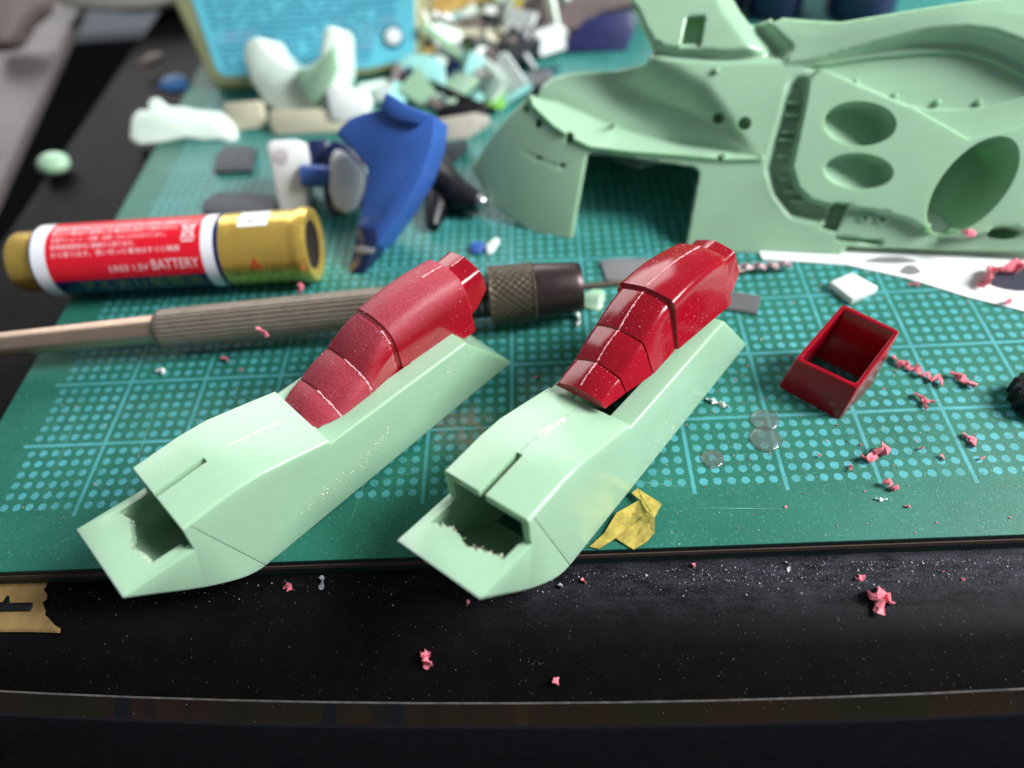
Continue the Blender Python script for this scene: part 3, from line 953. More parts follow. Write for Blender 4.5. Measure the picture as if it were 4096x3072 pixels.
def H(P):
    h = np.zeros(len(P))
    s_, t_ = P[:, 0], P[:, 1]
    h += -.05 * (t_ - 1.3) ** 2                     # belly curve
    pl = sdf(P, PLATE)
    h += .13 * sm(pl, -.03, .03)
    dch = dline(P, CH)
    h -= .17 * sm(dch, .20, .06) * sm(pl, .03, -.02)
    # wing root: flat leaf under an overhanging fairing whose lower face curls in
    lf = sdf(P, LEAF)
    h -= .06 * sm(lf, -.015, .015)
    fa = sdf(P, FAIR)
    tap = sm(s_, .9, 3.2)
    h += (.03 + .27 * tap) * sm(fa, -.03, .04 + .10 * tap) + .05 * sm(fa, .1, .9) - .10 * sm(fa, .5, 1.3)
    h += .03 * sm(np.abs(fa - .50), .015, .0)
    # fin stands back from the rounded shoulder of the body and has a chamfer on its right
    f1, f2 = sdf(P, FIN), sdf(P, FINF)
    h -= .20 * sm(f1, -.12, .06)
    h += .26 * sm(f2, -.42, .02) * sm(f1, -.06, .08)
    # sill ledge tipping inwards, trough behind it, curved right wall
    dl, du = dline(P, S_LOW), dline(P, S_UP)
    si = sdf(P, SILL)
    fr_ = dl / np.maximum(dl + du, 1e-6)
    dr = dline(P, C_R)
    dep = .45 * sm(dr, 0, .9)
    h += np.where(si > 0, .05 - (.05 + dep) * fr_, .05 * sm(si, -.05, 0) * (sdf(P, COCK) < 0)) * sm(s_, 1.2, .9)
    ck = sdf(P, COCK)
    h += np.where(ck > 0, -dep - .18 * sm(np.minimum(dr, du), .0, .7), 0)
    # nose: rolls away to the left and under
    left = np.clip((-1.55 - s_) / 2.2, 0, 1)
    h -= .62 * left ** 1.8
    un = sm(s_, -1.0, -1.5)
    h -= un * .06 * np.clip(1.75 - t_, 0, 2) ** 1.3
    for (x, y), rx, ry in (((1230, 297), 11, 14), ((1162, 263), 9, 12), ((1133, 230), 7, 9), ((1160, 338), 5, 4), ((1214, 355), 5, 4), ((1555, 251), 13, 13), ((1609, 266), 15, 15), ((1555, 342), 5, 7)):
        h -= .22 * sm(ell(P, st(x, y), rx * PX, ry * PX), 1.05, .7)
    for (x, y), rx, ry, dp in (((1852, 270), 79, 49, .50), ((1849, 372), 76, 40, .36)):
        r = ell(P, st(x, y), rx * PX, ry * PX, -.06)
        dq = (P - np.array(st(x, y))) / (np.array((rx, ry)) * PX)
        h -= dp * sm(r, 1.0, .90) * (.58 + .42 * (dq @ np.array((.80, .60))) + .25 * np.sqrt(np.clip(1 - r ** 2, 0, 1)))
    r = ell(P, BIGC, 122 * PX, 68 * PX, BIGA)
    dx = (P - np.array(BIGC)) @ np.array((math.sin(BIGA), -math.cos(BIGA)))
    h -= (.85 * np.sqrt(np.clip(1 - (dx / (70 * PX)) ** 2, 0, 1)) + .16) * sm(r, 1.0, .94)
    r = ell(P, st(2168, 503), 37 * PX, 14 * PX)
    h -= .3 * sm(r, 1.03, .8)
    h -= .12 * sm(sdf(P, stz([(1030, 1490), (1325, 1520), (1315, 1548), (1035, 1515)])), -.01, .02)
    for x, y in ((1870, 470), (1907, 472)):
        r = ell(P, st(x, y), 14 * PX, 12 * PX)
        h += .05 * (sm(r, 1.1, .8) - 1.9 * sm(r, .7, .3))
    # rail of small notches on the sill and thin engraved lines
    for ln in ([(1125, 322), (1165, 343), (1210, 362), (1250, 340), (1276, 318)],):
        h -= .02 * sm(dline(P, [st(*p) for p in ln]), .014, .004)
    return h
step = .034
A_ = np.array(out_st)
gx = np.arange(A_[:, 0].min(), A_[:, 0].max(), step); gy = np.arange(A_[:, 1].min(), A_[:, 1].max(), step)
gp = np.array([(x + (.5 * step if j % 2 else 0), y) for j, y in enumerate(gy) for x in gx])
keep = sdf(gp, out_st) > step * .45
for hl in HOLES: keep &= sdf(gp, hl) < -step * .45
gp = gp[keep]
verts, edges = [], []
def addloop(poly):
    pts = densify([(*p, 0) for p in poly + [poly[0]]], step)[:-1]
    b = len(verts)
    verts.extend(Vector((p.x, p.y)) for p in pts)
    edges.extend((b + i, b + (i + 1) % len(pts)) for i in range(len(pts)))
addloop(out_st)
for hl in HOLES: addloop(hl)
def addline(poly, closed):
    pts = densify([(*p, 0) for p in poly + ([poly[0]] if closed else [])], step)
    P2 = np.array([(p.x, p.y) for p in pts]); ok_ = sdf(P2, out_st) > .02
    for hl in HOLES: ok_ &= sdf(P2, hl) < -.02
    prev = None
    for p, k_ in zip(P2, ok_):
        if k_:
            verts.append(Vector(p))
            if prev is not None: edges.append((prev, len(verts) - 1))
            prev = len(verts) - 1
        else: prev = None
def ellpts(c, rx, ry, ang, k_, n=56):
    ca, sa = math.cos(ang), math.sin(ang)
    return [(c[0] + (rx * math.cos(t) * ca - ry * math.sin(t) * sa) * k_, c[1] + (rx * math.cos(t) * sa + ry * math.sin(t) * ca) * k_) for t in [2 * math.pi * i / n for i in range(n)]]
for pl_, cl_ in ((PLATE, True), (LEAF, True), (FAIR, True), (S_LOW, False), (S_UP, False), (C_R, False)): addline(pl_, cl_)
for (x, y), rx, ry, a_ in (((1852, 270), 79, 49, -.06), ((1849, 372), 76, 40, -.06), ((2093, 404), 122, 68, BIGA), ((2168, 503), 37, 14, 0)):
    for k_ in (1.0, .93): addline(ellpts(st(x, y), rx * PX, ry * PX, a_, k_), True)
for (x, y), rx, ry in (((1230, 297), 11, 14), ((1162, 263), 9, 12), ((1133, 230), 7, 9), ((1555, 251), 13, 13), ((1609, 266), 15, 15)):
    for k_ in (1.05, .7): addline(ellpts(st(x, y), rx * PX, ry * PX, 0, k_, 18), True)
def offset_line(poly, dist, closed):
    pts = [Vector((p.x, p.y)) for p in densify([(*p, 0) for p in poly + ([poly[0]] if closed else [])], step)]
    out = []
    for i, p in enumerate(pts):
        d = (pts[min(i + 1, len(pts) - 1)] - pts[max(i - 1, 0)]).normalized()
        out.append((p.x - d.y * dist, p.y + d.x * dist))
    return out
for pl_, ds in ((PLATE, (-.03, .03)), (FAIR, (-.03, .03)), (LEAF, (-.015, .015))):
    for d_ in ds:
        o_ = offset_line(pl_, d_, True)
        sd_ = np.abs(sdf(np.array(o_), pl_)) > abs(d_) * .8
        run = []
        for p, k_ in zip(o_, sd_):
            if k_: run.append(p)
            else:
                if len(run) > 2: addline(run, False)
                run = []
        if len(run) > 2: addline(run, False)
near = np.full(len(gp), 1e9)
EV = np.array([(verts[a].x, verts[a].y, verts[b].x, verts[b].y) for a, b in edges])
for ex in EV:
    a = ex[:2]; e_ = ex[2:] - a
    m_ = (np.abs(gp[:, 0] - a[0]) < .12) & (np.abs(gp[:, 1] - a[1]) < .12)
    w_ = gp[m_] - a
    t = np.clip((w_ @ e_) / max(e_ @ e_, 1e-12), 0, 1)
    near[m_] = np.minimum(near[m_], np.hypot(*(w_ - t[:, None] * e_).T))
gp = gp[near > step * .55]
verts += [Vector(p) for p in gp]
V, E_, F_, *_ = delaunay_2d_cdt(verts, edges, [], 0, 1e-5)
VA = np.array([(v.x, v.y) for v in V])
cent = np.array([VA[list(f)].mean(0) for f in F_])
ok = sdf(cent, out_st) > 0
for hl in HOLES: ok &= sdf(cent, hl) < 0
hv = H(VA)
fus = empty('model_fuselage', FO, 'large mint green aircraft fuselage half with oval recesses and open cockpit at upper right', 'model part')
me = bpy.data.meshes.new('fuselage_side')
me.from_pydata([tuple(fs * a + ft * b + fn * h) for (a, b), h in zip(VA, hv)], [], [f for f, k_ in zip(F_, ok) if k_])
fb = obj('fuselage_side', me, MT['mint'], fus, smooth=60)
so = fb.modifiers.new('wall', 'SOLIDIFY'); so.thickness = .10; so.offset = -1
# make sure the outer face looks towards the camera side
if me.polygons[0].normal.dot(fn) < 0: me.flip_normals()
top_line = [fs * a + ft * b + fn * float(H(np.array([[a, b]]))[0]) for a, b in out_st[3:9] + out_st[13:21]]
bm = bmesh.new()
va_ = [bm.verts.new(p - fn * .05 + Vector((0, .05, -.03))) for p in top_line]
vb_ = [bm.verts.new(Vector((p.x, max(p.y, .9) + .35, .03 - FO.z))) for p in top_line]
for i in range(len(va_) - 1): bm.faces.new((va_[i], va_[i + 1], vb_[i + 1], vb_[i]))
fw = obj('shade_curtain', bm, MT['mint'], fus, smooth=60)  # added curtain that keeps window light off the mat behind the side
so = fw.modifiers.new('wall', 'SOLIDIFY'); so.thickness = .08; so.offset = -1
for nm, q_, dp in (('slot_floor', sv([(1400, 760), (1560, 760), (1540, 920), (1390, 920)]), .34), ('fin_slot_floor', sv([(830, -20), (1040, -20), (1020, 230), (840, 230)]), .16), ('bay_wall', None, 0)):
    bm = bmesh.new()
    if q_:
        hc = float(H(np.array([q_[0]]))[0])
        add_prism(bm, [fs * a + ft * b + fn * (hc - dp) for a, b in q_], -fn * .05)
    else:
        e0, e1 = st(1513, 378), st(1482, 541)
        add_prism(bm, [fs * a + ft * b + fn * (float(H(np.array([(a + .06, b)]))[0]) - .12 - d_) for (a, b), d_ in ((e0, 0), (e1, 0), (e1, .9), (e0, .9))], fs * .08)
    obj(nm, bm, MT['mint'], fus)
# teeth in the vertical channel
for (x, y) in ((760, 640), (745, 720), (725, 830), (705, 880), (695, 985), (700, 1125), (735, 1210), (775, 1270)):
    c = np.array([stz([(x + 10, y)])[0]])
    hc = float(H(c)[0])
    bm = bmesh.new()
    add_box(bm, (0, 0, 0), (.20, .045, .14))
    bevel(bm, .012, 1)
    o = obj('tooth', bm, MT['mint'], fus, smooth=40)
    o.matrix_local = Matrix.Translation(fs * c[0][0] + ft * c[0][1] + fn * (hc + .05)) @ Matrix((fs, ft, fn)).transposed().to_4x4()
# small pegs along the pan edge
for (x, y) in ((1412, 600), (1680, 640), (1945, 640), (1165, 510), (320, 985), (270, 440)):
    c = np.array([stz([(x, y)])[0]])
    hc = float(H(c)[0])
    bm = bmesh.new()
    add_lathe(bm, Vector((0, 0, -.05)), Vector((0, .001, .08)), [(0, .05), (.08, .045), (.11, .025)], 12)
    o = obj('peg', bm, MT['mint'], fus, smooth=40)
    o.matrix_local = Matrix.Translation(fs * c[0][0] + ft * c[0][1] + fn * hc) @ Matrix((fs, ft, fn)).transposed().to_4x4()

# ------------------------------------------------------------------ generic small solid standing/lying in the background
def slab(name, pts, anchor, m, thick, n=(0, -.62, .78), z0=0.0, bev=.03, label=None, cat=None, group=None, parent=None, lift=0.0):
    """solid with the given outline on the plane through the ground point below pixel `anchor` with normal n, and real thickness behind it"""
    P = a2(anchor[0], anchor[1], z0)
    n = Vector(n).normalized()
    w = [onplane(x, y, P, n) for x, y in pts]
    bm = bmesh.new()
    org = P if parent is None else parent.location
    add_prism(bm, [p - org for p in w], -n * thick)
    bevel(bm, bev, 2, 25)
    o = obj(name, bm, m, parent, smooth=40)
    if parent is None:
        o.location = P
        tag(o, label, cat, group)
    return o
FLAT = (0, 0, 1)

# blue moulded arm with its white wheel and axle
H2 = lambda pts: [(x * .5, y * .5) for x, y in pts]   # from the zoom of the upper left quarter
arm = empty('blue_model_part', a2(775, 585), 'blue plastic bracket standing on end between the white hub and the green fuselage', 'model part')
arm_n = Vector((-.22, -.70, .68))
slab('bracket_plate', H2([(1448, 580), (1470, 545), (1510, 510), (1560, 490), (1640, 470), (1665, 395), (1690, 410), (1770, 460), (1880, 500), (1868, 620), (1820, 760), (1740, 900), (1660, 1010), (1610, 1085), (1545, 1085), (1528, 1040), (1545, 960), (1570, 830), (1590, 730), (1530, 660)]),
     (775, 585), MT['blue'], .55, arm_n, bev=.04, parent=arm, z0=.0)
slab('bracket_rib', H2([(1640, 470), (1665, 400), (1690, 412), (1770, 462), (1850, 492), (1800, 540), (1700, 520)]), (775, 585), MT['blue'], .7, arm_n, bev=.04, parent=arm, z0=.06)
slab('bracket_foot', H2([(1540, 975), (1620, 985), (1625, 1040), (1600, 1110), (1570, 1180), (1515, 1190), (1505, 1150), (1530, 1070)]), (775, 588), MT['navy'], .4, arm_n, bev=.03, parent=arm, z0=.03)
slab('worn_tip', H2([(1522, 1068), (1560, 1060), (1612, 1072), (1600, 1096), (1540, 1098)]), (775, 588), MT['midgrey'], .1, arm_n, bev=.01, parent=arm, z0=.05)
Pw = a2(745, 462, 0)
whl = empty('toy_wheel', Pw, 'white plastic hub in a dark rim on a blue axle, left of the blue bracket', 'model wheel')
wn = Vector((.25, -.72, .65))
slab('rim', H2([(1400, 640), (1440, 600), (1500, 620), (1585, 700), (1592, 800), (1560, 910), (1510, 950), (1440, 930), (1400, 860), (1388, 740)]), (745, 462), MT['navy'], .42, wn, bev=.06, parent=whl)
slab('hub', H2([(1428, 680), (1445, 642), (1478, 645), (1568, 730), (1578, 800), (1545, 895), (1500, 925), (1445, 890), (1422, 820)]), (745, 462), MT['white'], .40, wn, bev=.06, parent=whl, z0=.12)
bm = bmesh.new()
add_tube(bm, [onplane(x * .5, y * .5, Pw, wn) - Pw for x, y in ((1300, 758), (1360, 760), (1450, 764))], .17, 16)
obj('axle', bm, MT['blue'], whl, smooth=40)
slab('axle_block', H2([(1330, 600), (1420, 600), (1435, 720), (1340, 725)]), (745, 462), MT['navy'], .3, wn, bev=.05, parent=whl, z0=-.1)
# white peg in front of the wheel
peg = slab('white_peg', [(572, 312), (585, 302), (640, 300), (656, 310), (664, 340), (664, 455), (650, 468), (612, 468), (603, 455), (592, 400), (580, 340)], (635, 472), MT['white'], .5, (.05, -.8, .6), bev=.09,
           label='white plastic peg with a round dent standing behind the gold end of the battery', cat='model part')
Pp = peg.location; pn = Vector((.05, -.8, .6)).normalized()
bm = bmesh.new()
c = onplane(607, 338, Pp, pn) - Pp
add_lathe(bm, c - pn * .02, c + pn * .014, [(0, .12), (.03, .12), (.034, .09)], 24)
obj('dent_shade_disc', bm, simple('painted_dent_shade', srgb(196, 190, 192), .6), peg, smooth=30)  # grey disc on the face paints the shade of the dent
# dark clip with bright ball tip
clip = empty('black_clip', a2(975, 455), 'black plastic clip with a shiny tip lying under the fuselage nose', 'clip')
bm = bmesh.new()
def cl(x, y, z): return a2(x, y, z) - clip.location
add_tube(bm, [cl(925, 345, .3), cl(945, 390, .3), cl(985, 420, .28), cl(1035, 440, .22)], [.30, .36, .26, .15], 10)
add_tube(bm, [cl(950, 380, .25), cl(945, 440, .2), cl(935, 490, .1)], [.26, .2, .10], 10)
obj('clip_body', bm, MT['black'], clip, smooth=50)
bm = bmesh.new()
bmesh.ops.create_icosphere(bm, subdivisions=2, radius=.12, matrix=Matrix.Translation(cl(1038, 436, .26)))
obj('shiny_tip', bm, MT['steel'], clip, smooth=180)
# small blue-and-white bit behind the left canopy
bit = empty('offcut', a2(1045, 560), 'small blue and white plastic offcut behind the left red canopy', 'offcut')
slab('blue_end', [(1012, 527), (1030, 518), (1048, 524), (1040, 545), (1020, 548)], (1045, 560), MT['blue'], .12, (0, -.4, .9), parent=bit)
slab('white_end', [(1048, 528), (1072, 510), (1080, 516), (1062, 545), (1052, 550)], (1045, 560), MT['white'], .12, (0, -.4, .9), parent=bit)
slab('white_stem', [(1022, 552), (1050, 548), (1048, 580), (1030, 585)], (1040, 580), MT['white'], .08, FLAT, parent=bit)

# pale saddle-shaped part
sad = empty('pale_saddle', a2(645, 268), 'pale mint saddle-shaped part with two horns standing before the cyan label case', 'model part')
slab('saddle_shell', H2([(1045, 240), (1060, 180), (1095, 158), (1130, 165), (1155, 215), (1215, 270), (1270, 292), (1330, 286), (1376, 250), (1396, 130), (1410, 108), (1440, 112), (1455, 150), (1464, 300), (1440, 420), (1380, 500), (1310, 520), (1220, 500), (1140, 440), (1080, 350)]), (645, 268), MT['ivory'], 1.0, (-.1, -.86, .5), bev=.12, parent=sad)
slab('painted_inner_shade', H2([(1275, 300), (1335, 290), (1385, 255), (1440, 190), (1452, 300), (1410, 400), (1345, 460), (1300, 390)]), (645, 268), MT['mint'], .2, (-.1, -.86, .5), bev=.05, parent=sad, z0=.10)  # shading of the hollow inside, put into a darker mint slab
# bone-shaped part
slab('bone_shaped_part', [(276, 300), (282, 250), (300, 232), (316, 236), (318, 212), (340, 206), (358, 226), (400, 228), (430, 234), (478, 238), (500, 262), (512, 296), (500, 309), (470, 300), (440, 302), (400, 296), (350, 306), (300, 312)],
     (400, 314), MT['ivory'], .55, (0, -.5, .86), bev=.1, label='bone-shaped pale mint part lying at the far left corner of the mat', cat='model part')
# beige blocks
slab('beige_block', [(480, 222), (562, 216), (566, 276), (512, 284), (490, 262)], (530, 286), MT['beige'], .5, (0, -.8, .6), bev=.04, label='beige block behind the right end of the bone-shaped part', cat='block')
slab('beige_brick_offcut', [(580, 236), (760, 230), (772, 262), (756, 286), (600, 292), (582, 280)], (680, 292), MT['beige'], .9, (0, -.7, .7), bev=.05, label='beige block under the pale saddle-shaped part', cat='block')
slab('white_bracket', [(700, 190), (730, 180), (790, 196), (800, 215), (790, 250), (740, 262), (712, 262)], (745, 290), MT['white'], .4, (0, -.8, .6), bev=.08, label='white lump between the pale saddle and the blue bracket', cat='model part')

# case with the cyan label
case = empty('label_case', a2(660, 190), 'milky plastic case with a big cyan printed label at the back of the mat', 'case')
cn = (0.02, -.80, .60)
slab('case_body', [(343, -60), (450, 172), (466, 192), (560, 187), (800, 161), (882, 137), (908, 112), (905, -60)], (660, 192), MT['yellowish'], 1.6, cn, bev=.12, parent=case)
Pc = a2(660, 192, 0); cnv = Vector(cn).normalized()
lab_pts = [(395, -60), (468, 150), (484, 164), (600, 164), (800, 146), (876, 129), (897, 110), (895, -60)]
bm = bmesh.new()
add_prism(bm, [onplane(x, y, Pc, cnv) + cnv * .016 - case.location for x, y in lab_pts], -cnv * .014)
lab_o = obj('cyan_label', bm, MT['label_blue'], case)
def caseprint(name, x, y, w, h, m, parent):
    bm = bmesh.new()
    add_prism(bm, [onplane(px_, py_, Pc, cnv) + cnv * .020 - case.location for px_, py_ in ((x, y), (x + w, y - w * .06), (x + w, y + h - w * .06), (x, y + h))], -cnv * .003)
    return obj(name, bm, m, parent)
rg = random.Random(3)
mprint = simple('blue_print', srgb(36, 96, 140), .5, .1, 6, bump=0)
mprint2 = simple('violet_print', srgb(120, 104, 156), .5, .1, 6, bump=0)
bm = bmesh.new(); bm2 = bmesh.new()
for row in range(11):
    y = 4 + row * 14
    x = 440 + row * 4.5
    while x < (860 if y < 100 else 800):
        w = rg.uniform(4, 9)
        if rg.random() < .86:
            tgt = bm2 if (x > 690 and 3 < row < 9 and rg.random() < .6) or (x < 560 and row in (5, 6)) else bm
            yy = y - (x - 440) * .055
            add_prism(tgt, [onplane(px_, py_, Pc, cnv) + cnv * .020 - case.location for px_, py_ in ((x, yy), (x + w, yy), (x + w, yy + 6), (x, yy + 6))], -cnv * .003)
        x += w + rg.uniform(1.5, 4)
tag(obj('print_marks', bm, mprint, case), kind='stuff')
tag(obj('violet_print_marks', bm2, mprint2, case), kind='stuff')
bm = bmesh.new()
c = onplane(850, 80, Pc, cnv) - case.location
add_lathe(bm, c, c + cnv * .05, [(0, .22), (.03, .22), (.05, .19)], 28)
obj('cap_ring', bm, simple('deep_cyan', srgb(40, 120, 150), .4), case, smooth=40)
bm = bmesh.new()
add_lathe(bm, c + cnv * .05, c + cnv * .09, [(0, .15), (.03, .15), (.04, .12)], 24)
obj('white_cap', bm, MT['white'], case, smooth=40)

# clutter behind the case, each scrap a thing
def clutter(name, pts, anchor, m, th, n, label, cat, bev=.05): return slab(name, pts, anchor, m, th, n, bev=bev, label=label, cat=cat)
clutter('cream_strip', [(1010, 112), (1060, 96), (1120, 80), (1200, 66), (1224, 74), (1222, 92), (1150, 112), (1080, 122), (1014, 128)], (1110, 128), MT['white'], .25, (0, -.5, .86), 'long glossy white strip lying aslant among scraps behind the blue bracket', 'sprue strip')
clutter('foil_scrap', [(920, 130), (950, 90), (1000, 96), (1030, 110), (1010, 140), (960, 150)], (970, 160), MT['foil'], .3, (0, -.6, .8), 'crumpled silver foil scrap left of the long white strip', 'foil')
clutter('ochre_wrapper', [(900, 118), (925, 100), (960, 108), (975, 120), (955, 138), (915, 140)], (935, 140), MT['ochre'], .3, (0, -.7, .7), 'ochre wrapper scrap right of the cyan label case', 'wrapper')
clutter('ochre_wrapper', [(960, 40), (1000, 10), (1060, 0), (1090, -30), (980, -30), (930, 0), (935, 60)], (1000, 80), MT['ochre'], .3, (0, -.7, .7), 'folded ochre wrapper at the top edge behind the silver foil', 'wrapper')
clutter('tan_bag', [(940, 60), (1010, 50), (1060, 70), (1100, 30), (1130, 50), (1090, 100), (1000, 110), (950, 100)], (1010, 112), MT['beige'], .4, (0, -.7, .7), 'tan plastic bag heaped behind the silver foil', 'bag')
clutter('yellow_stick', [(1098, 50), (1118, -30), (1136, -30), (1112, 60)], (1105, 100), simple('old_gold', srgb(180, 160, 60), .4), .15, (0, -.8, .6), 'yellowed stick standing at the top edge among the scraps', 'stick')
clutter('brown_cloth', [(1140, 70), (1160, 20), (1190, -30), (1400, -30), (1370, 10), (1300, 25), (1250, 60), (1200, 70)], (1230, 90), MT['brown'], .6, (0, -.7, .7), 'greyish brown cloth at the top edge left of the fuselage', 'cloth')
clutter('dark_blue_block', [(1212, 112), (1230, 80), (1264, 40), (1300, 28), (1366, 20), (1372, 60), (1352, 112)], (1290, 116), MT['dkblue'], .8, (0, -.8, .6), 'dark blue block behind the cockpit of the fuselage', 'block')
clutter('teal_offcut', [(858, 130), (880, 114), (930, 116), (960, 140), (964, 190), (870, 196), (862, 160)], (910, 204), MT['teal'], .35, (0, -.6, .8), 'clear teal plastic offcut below the silver foil', 'offcut')
clutter('lime_offcut', [(1000, 150), (1030, 138), (1044, 150), (1030, 168), (1006, 170)], (1020, 172), MT['lime'], .15, (0, -.6, .8), 'bright lime offcut right of the clear teal offcut', 'offcut')
clutter('lime_offcut', [(1044, 224), (1064, 204), (1092, 202), (1096, 220), (1080, 238), (1048, 238)], (1070, 240), MT['lime'], .15, (0, -.5, .9), 'lime green offcut beside the tip of the fuselage nose', 'offcut')
clutter('grey_arc', [(1020, 150), (1060, 134), (1100, 140), (1130, 170), (1128, 200), (1108, 216), (1100, 180), (1070, 160), (1030, 168)], (1090, 220), simple('warm_grey_plastic', srgb(186, 182, 172), .45), .25, (0, -.6, .8), 'curved warm grey part between the two lime offcuts', 'model part')
clutter('pale_offcut', [(770, 180), (830, 168), (860, 176), (864, 210), (820, 220), (780, 212)], (815, 222), MT['ivory'], .3, (0, -.6, .8), 'pale green offcut directly above the blue bracket', 'offcut')
clutter('black_bar', [(938, 238), (960, 222), (1040, 216), (1060, 232), (1044, 250), (950, 258)], (1000, 256), MT['black'], .25, (0, -.6, .8), 'black bar lying left of the lower lime offcut', 'bar')
clutter('pale_grey_bar', [(870, 200), (1000, 196), (1010, 214), (940, 224), (872, 218)], (940, 226), simple('pale_grey', srgb(170, 184, 186), .4), .25, (0, -.5, .86), 'pale grey bar beneath the clear teal offcut', 'bar')
clutter('grey_block', [(934, 256), (1030, 240), (1060, 250), (1010, 300), (960, 304), (936, 290)], (985, 306), simple('sandy_grey', srgb(178, 172, 160), .5), .5, (0, -.5, .86), 'sandy grey block between the blue bracket and the fuselage nose', 'block')
clutter('dark_block', [(935, 296), (962, 306), (1012, 302), (985, 350), (940, 352)], (960, 356), MT['grey'], .3, (0, -.6, .8), 'dark grey block under the sandy grey block', 'block')
clutter('white_dish', [(80, -40), (96, 0), (150, 18), (250, 26), (330, 20), (390, 4), (400, -40)], (250, 40), simple('grey_white_china', srgb(170, 166, 160), .4), 1.2, (0, -.9, .4), 'greyish white dish rim at the top left behind the desk', 'dish', .2)
clutter('brown_bag', [(-40, 100), (20, 90), (50, 40), (95, 5), (90, -40), (-40, -40)], (20, 130), MT['brown'], .8, (.2, -.7, .6), 'greyish brown bag in the top left corner', 'bag', .2)
clutter('blue_scrap', [(336, 186), (352, 164), (386, 156), (406, 168), (402, 190), (360, 196)], (370, 198), simple('steel_blue', srgb(42, 84, 130), .4), .15, (0, -.4, .9), 'steel blue scrap just behind the bone-shaped part', 'scrap')
clutter('tan_scrap', [(296, 132), (318, 114), (346, 108), (352, 120), (330, 136), (304, 142)], (325, 142), simple('tan_wood', srgb(138, 118, 104), .6), .1, (0, -.2, 1), 'dull tan scrap on the black desk above the bone-shaped part', 'scrap')
for pts, anc, lab_ in (([(470, 330), (488, 312), (552, 318), (546, 366), (462, 370)], (510, 372), 'dark grey square chip on the mat left of the white peg'),
                       ([(440, 432), (470, 414), (592, 418), (602, 462), (470, 462), (438, 456)], (520, 464), 'long dark grey chip right behind the red battery label')):
    slab('grey_chip', pts, anc, MT['grey'], .07, FLAT, z0=.08, bev=.015, label=lab_, cat='chip')
heap_m = [MT[k_] for k_ in ('white', 'ivory', 'beige', 'teal', 'midgrey', 'black', 'navy', 'lime', 'grey', 'foil', 'brown', 'mint')]
heap_w = [7, 7, 7, 3, 4, 4, 3, .7, 3, 1, 4, 3]
rg = random.Random(42)
me = bpy.data.meshes.new('scrap_heap')
bm = bmesh.new()
for i in range(120):
    u, v = rg.uniform(.0, 1), rg.random() ** .8
    p = a2(760 + 420 * u + 60 * v, 236 - 215 * v, 0)
    if p.x < 4.4 and p.y > 9.2: continue
    if p.y < 7.6: continue
    z = rg.uniform(.05, .15 + .3 * v)
    e_ = Euler((rg.uniform(-.9, .9), rg.uniform(-.9, .9), rg.uniform(0, 3.1)))
    kind_ = rg.random()
    if kind_ < .4: sz = (rg.uniform(.4, 1.0), rg.uniform(.3, .7), rg.uniform(.05, .15))
    elif kind_ < .7: sz = (rg.uniform(.8, 2.0), rg.uniform(.08, .2), rg.uniform(.08, .2))
    else: sz = (rg.uniform(.25, .6), rg.uniform(.25, .6), rg.uniform(.2, .4))
    vs = add_box(bm, p + Vector((0, 0, z)), sz, e_)
    tpr = rg.uniform(.5, 1)
    c_ = sum((q_.co for q_ in vs), Vector()) / 8
    for q_ in vs[:4]: q_.co = c_ + (q_.co - c_) * tpr
    mi = rg.choices(range(len(heap_m)), heap_w)[0]
    for f in {f for q_ in vs for f in q_.link_faces}: f.material_index = mi
bmesh.ops.recalc_face_normals(bm, faces=bm.faces[:])
bm.to_mesh(me); bm.free()
for m_ in heap_m: me.materials.append(m_)
tag(obj('scrap_heap', me), 'blurred heap of small plastic kit scraps across the back of the mat', 'scraps', kind='stuff')
# shiny navy jars behind the fuselage
for x, w, lab_ in ((1585, 60, 'dark navy jar behind the fuselage spine, beside the fin'), (1690, 90, 'black jar behind the fuselage spine, between two navy jars'), (1880, 110, 'shiny navy jar behind the fuselage spine, rightmost of three')):
    e = empty('paint_jar', a2(x, 60, 0) + Vector((0, .8, 0)), lab_, 'jar', 'jars behind the fuselage')
    r = w / 128 * .8
    bm = bmesh.new(); add_lathe(bm, Vector((0, 0, 0)), Vector((0, .0001, 1)), [(0, r * .9), (.06, r), (2.2, r), (2.3, r * .8)], 32)
    obj('jar_body', bm, MT['navy'] if 'navy' in lab_ else MT['black'], e, smooth=40)
    bm = bmesh.new(); add_lathe(bm, Vector((0, 0, 2.3)), Vector((0, .0001, 3)), [(0, r * .85), (.03, r * .9), (.7, r * .9), (.75, r * .8)], 32)
    obj('jar_lid', bm, MT['black'], e, smooth=40)
# green bead on the desk
bm = bmesh.new()
bmesh.ops.create_icosphere(bm, subdivisions=3, radius=.26)
for v in bm.verts: v.co.z *= .75; v.co.x *= 1.15
b_ = obj('mint_bead', bm, MT['mint'], smooth=180); b_.location = a2(110, 345, 0) + Vector((0, 0, ZD + .2))
tag(b_, 'round mint green crumb alone on the black desk at far left', 'offcut')

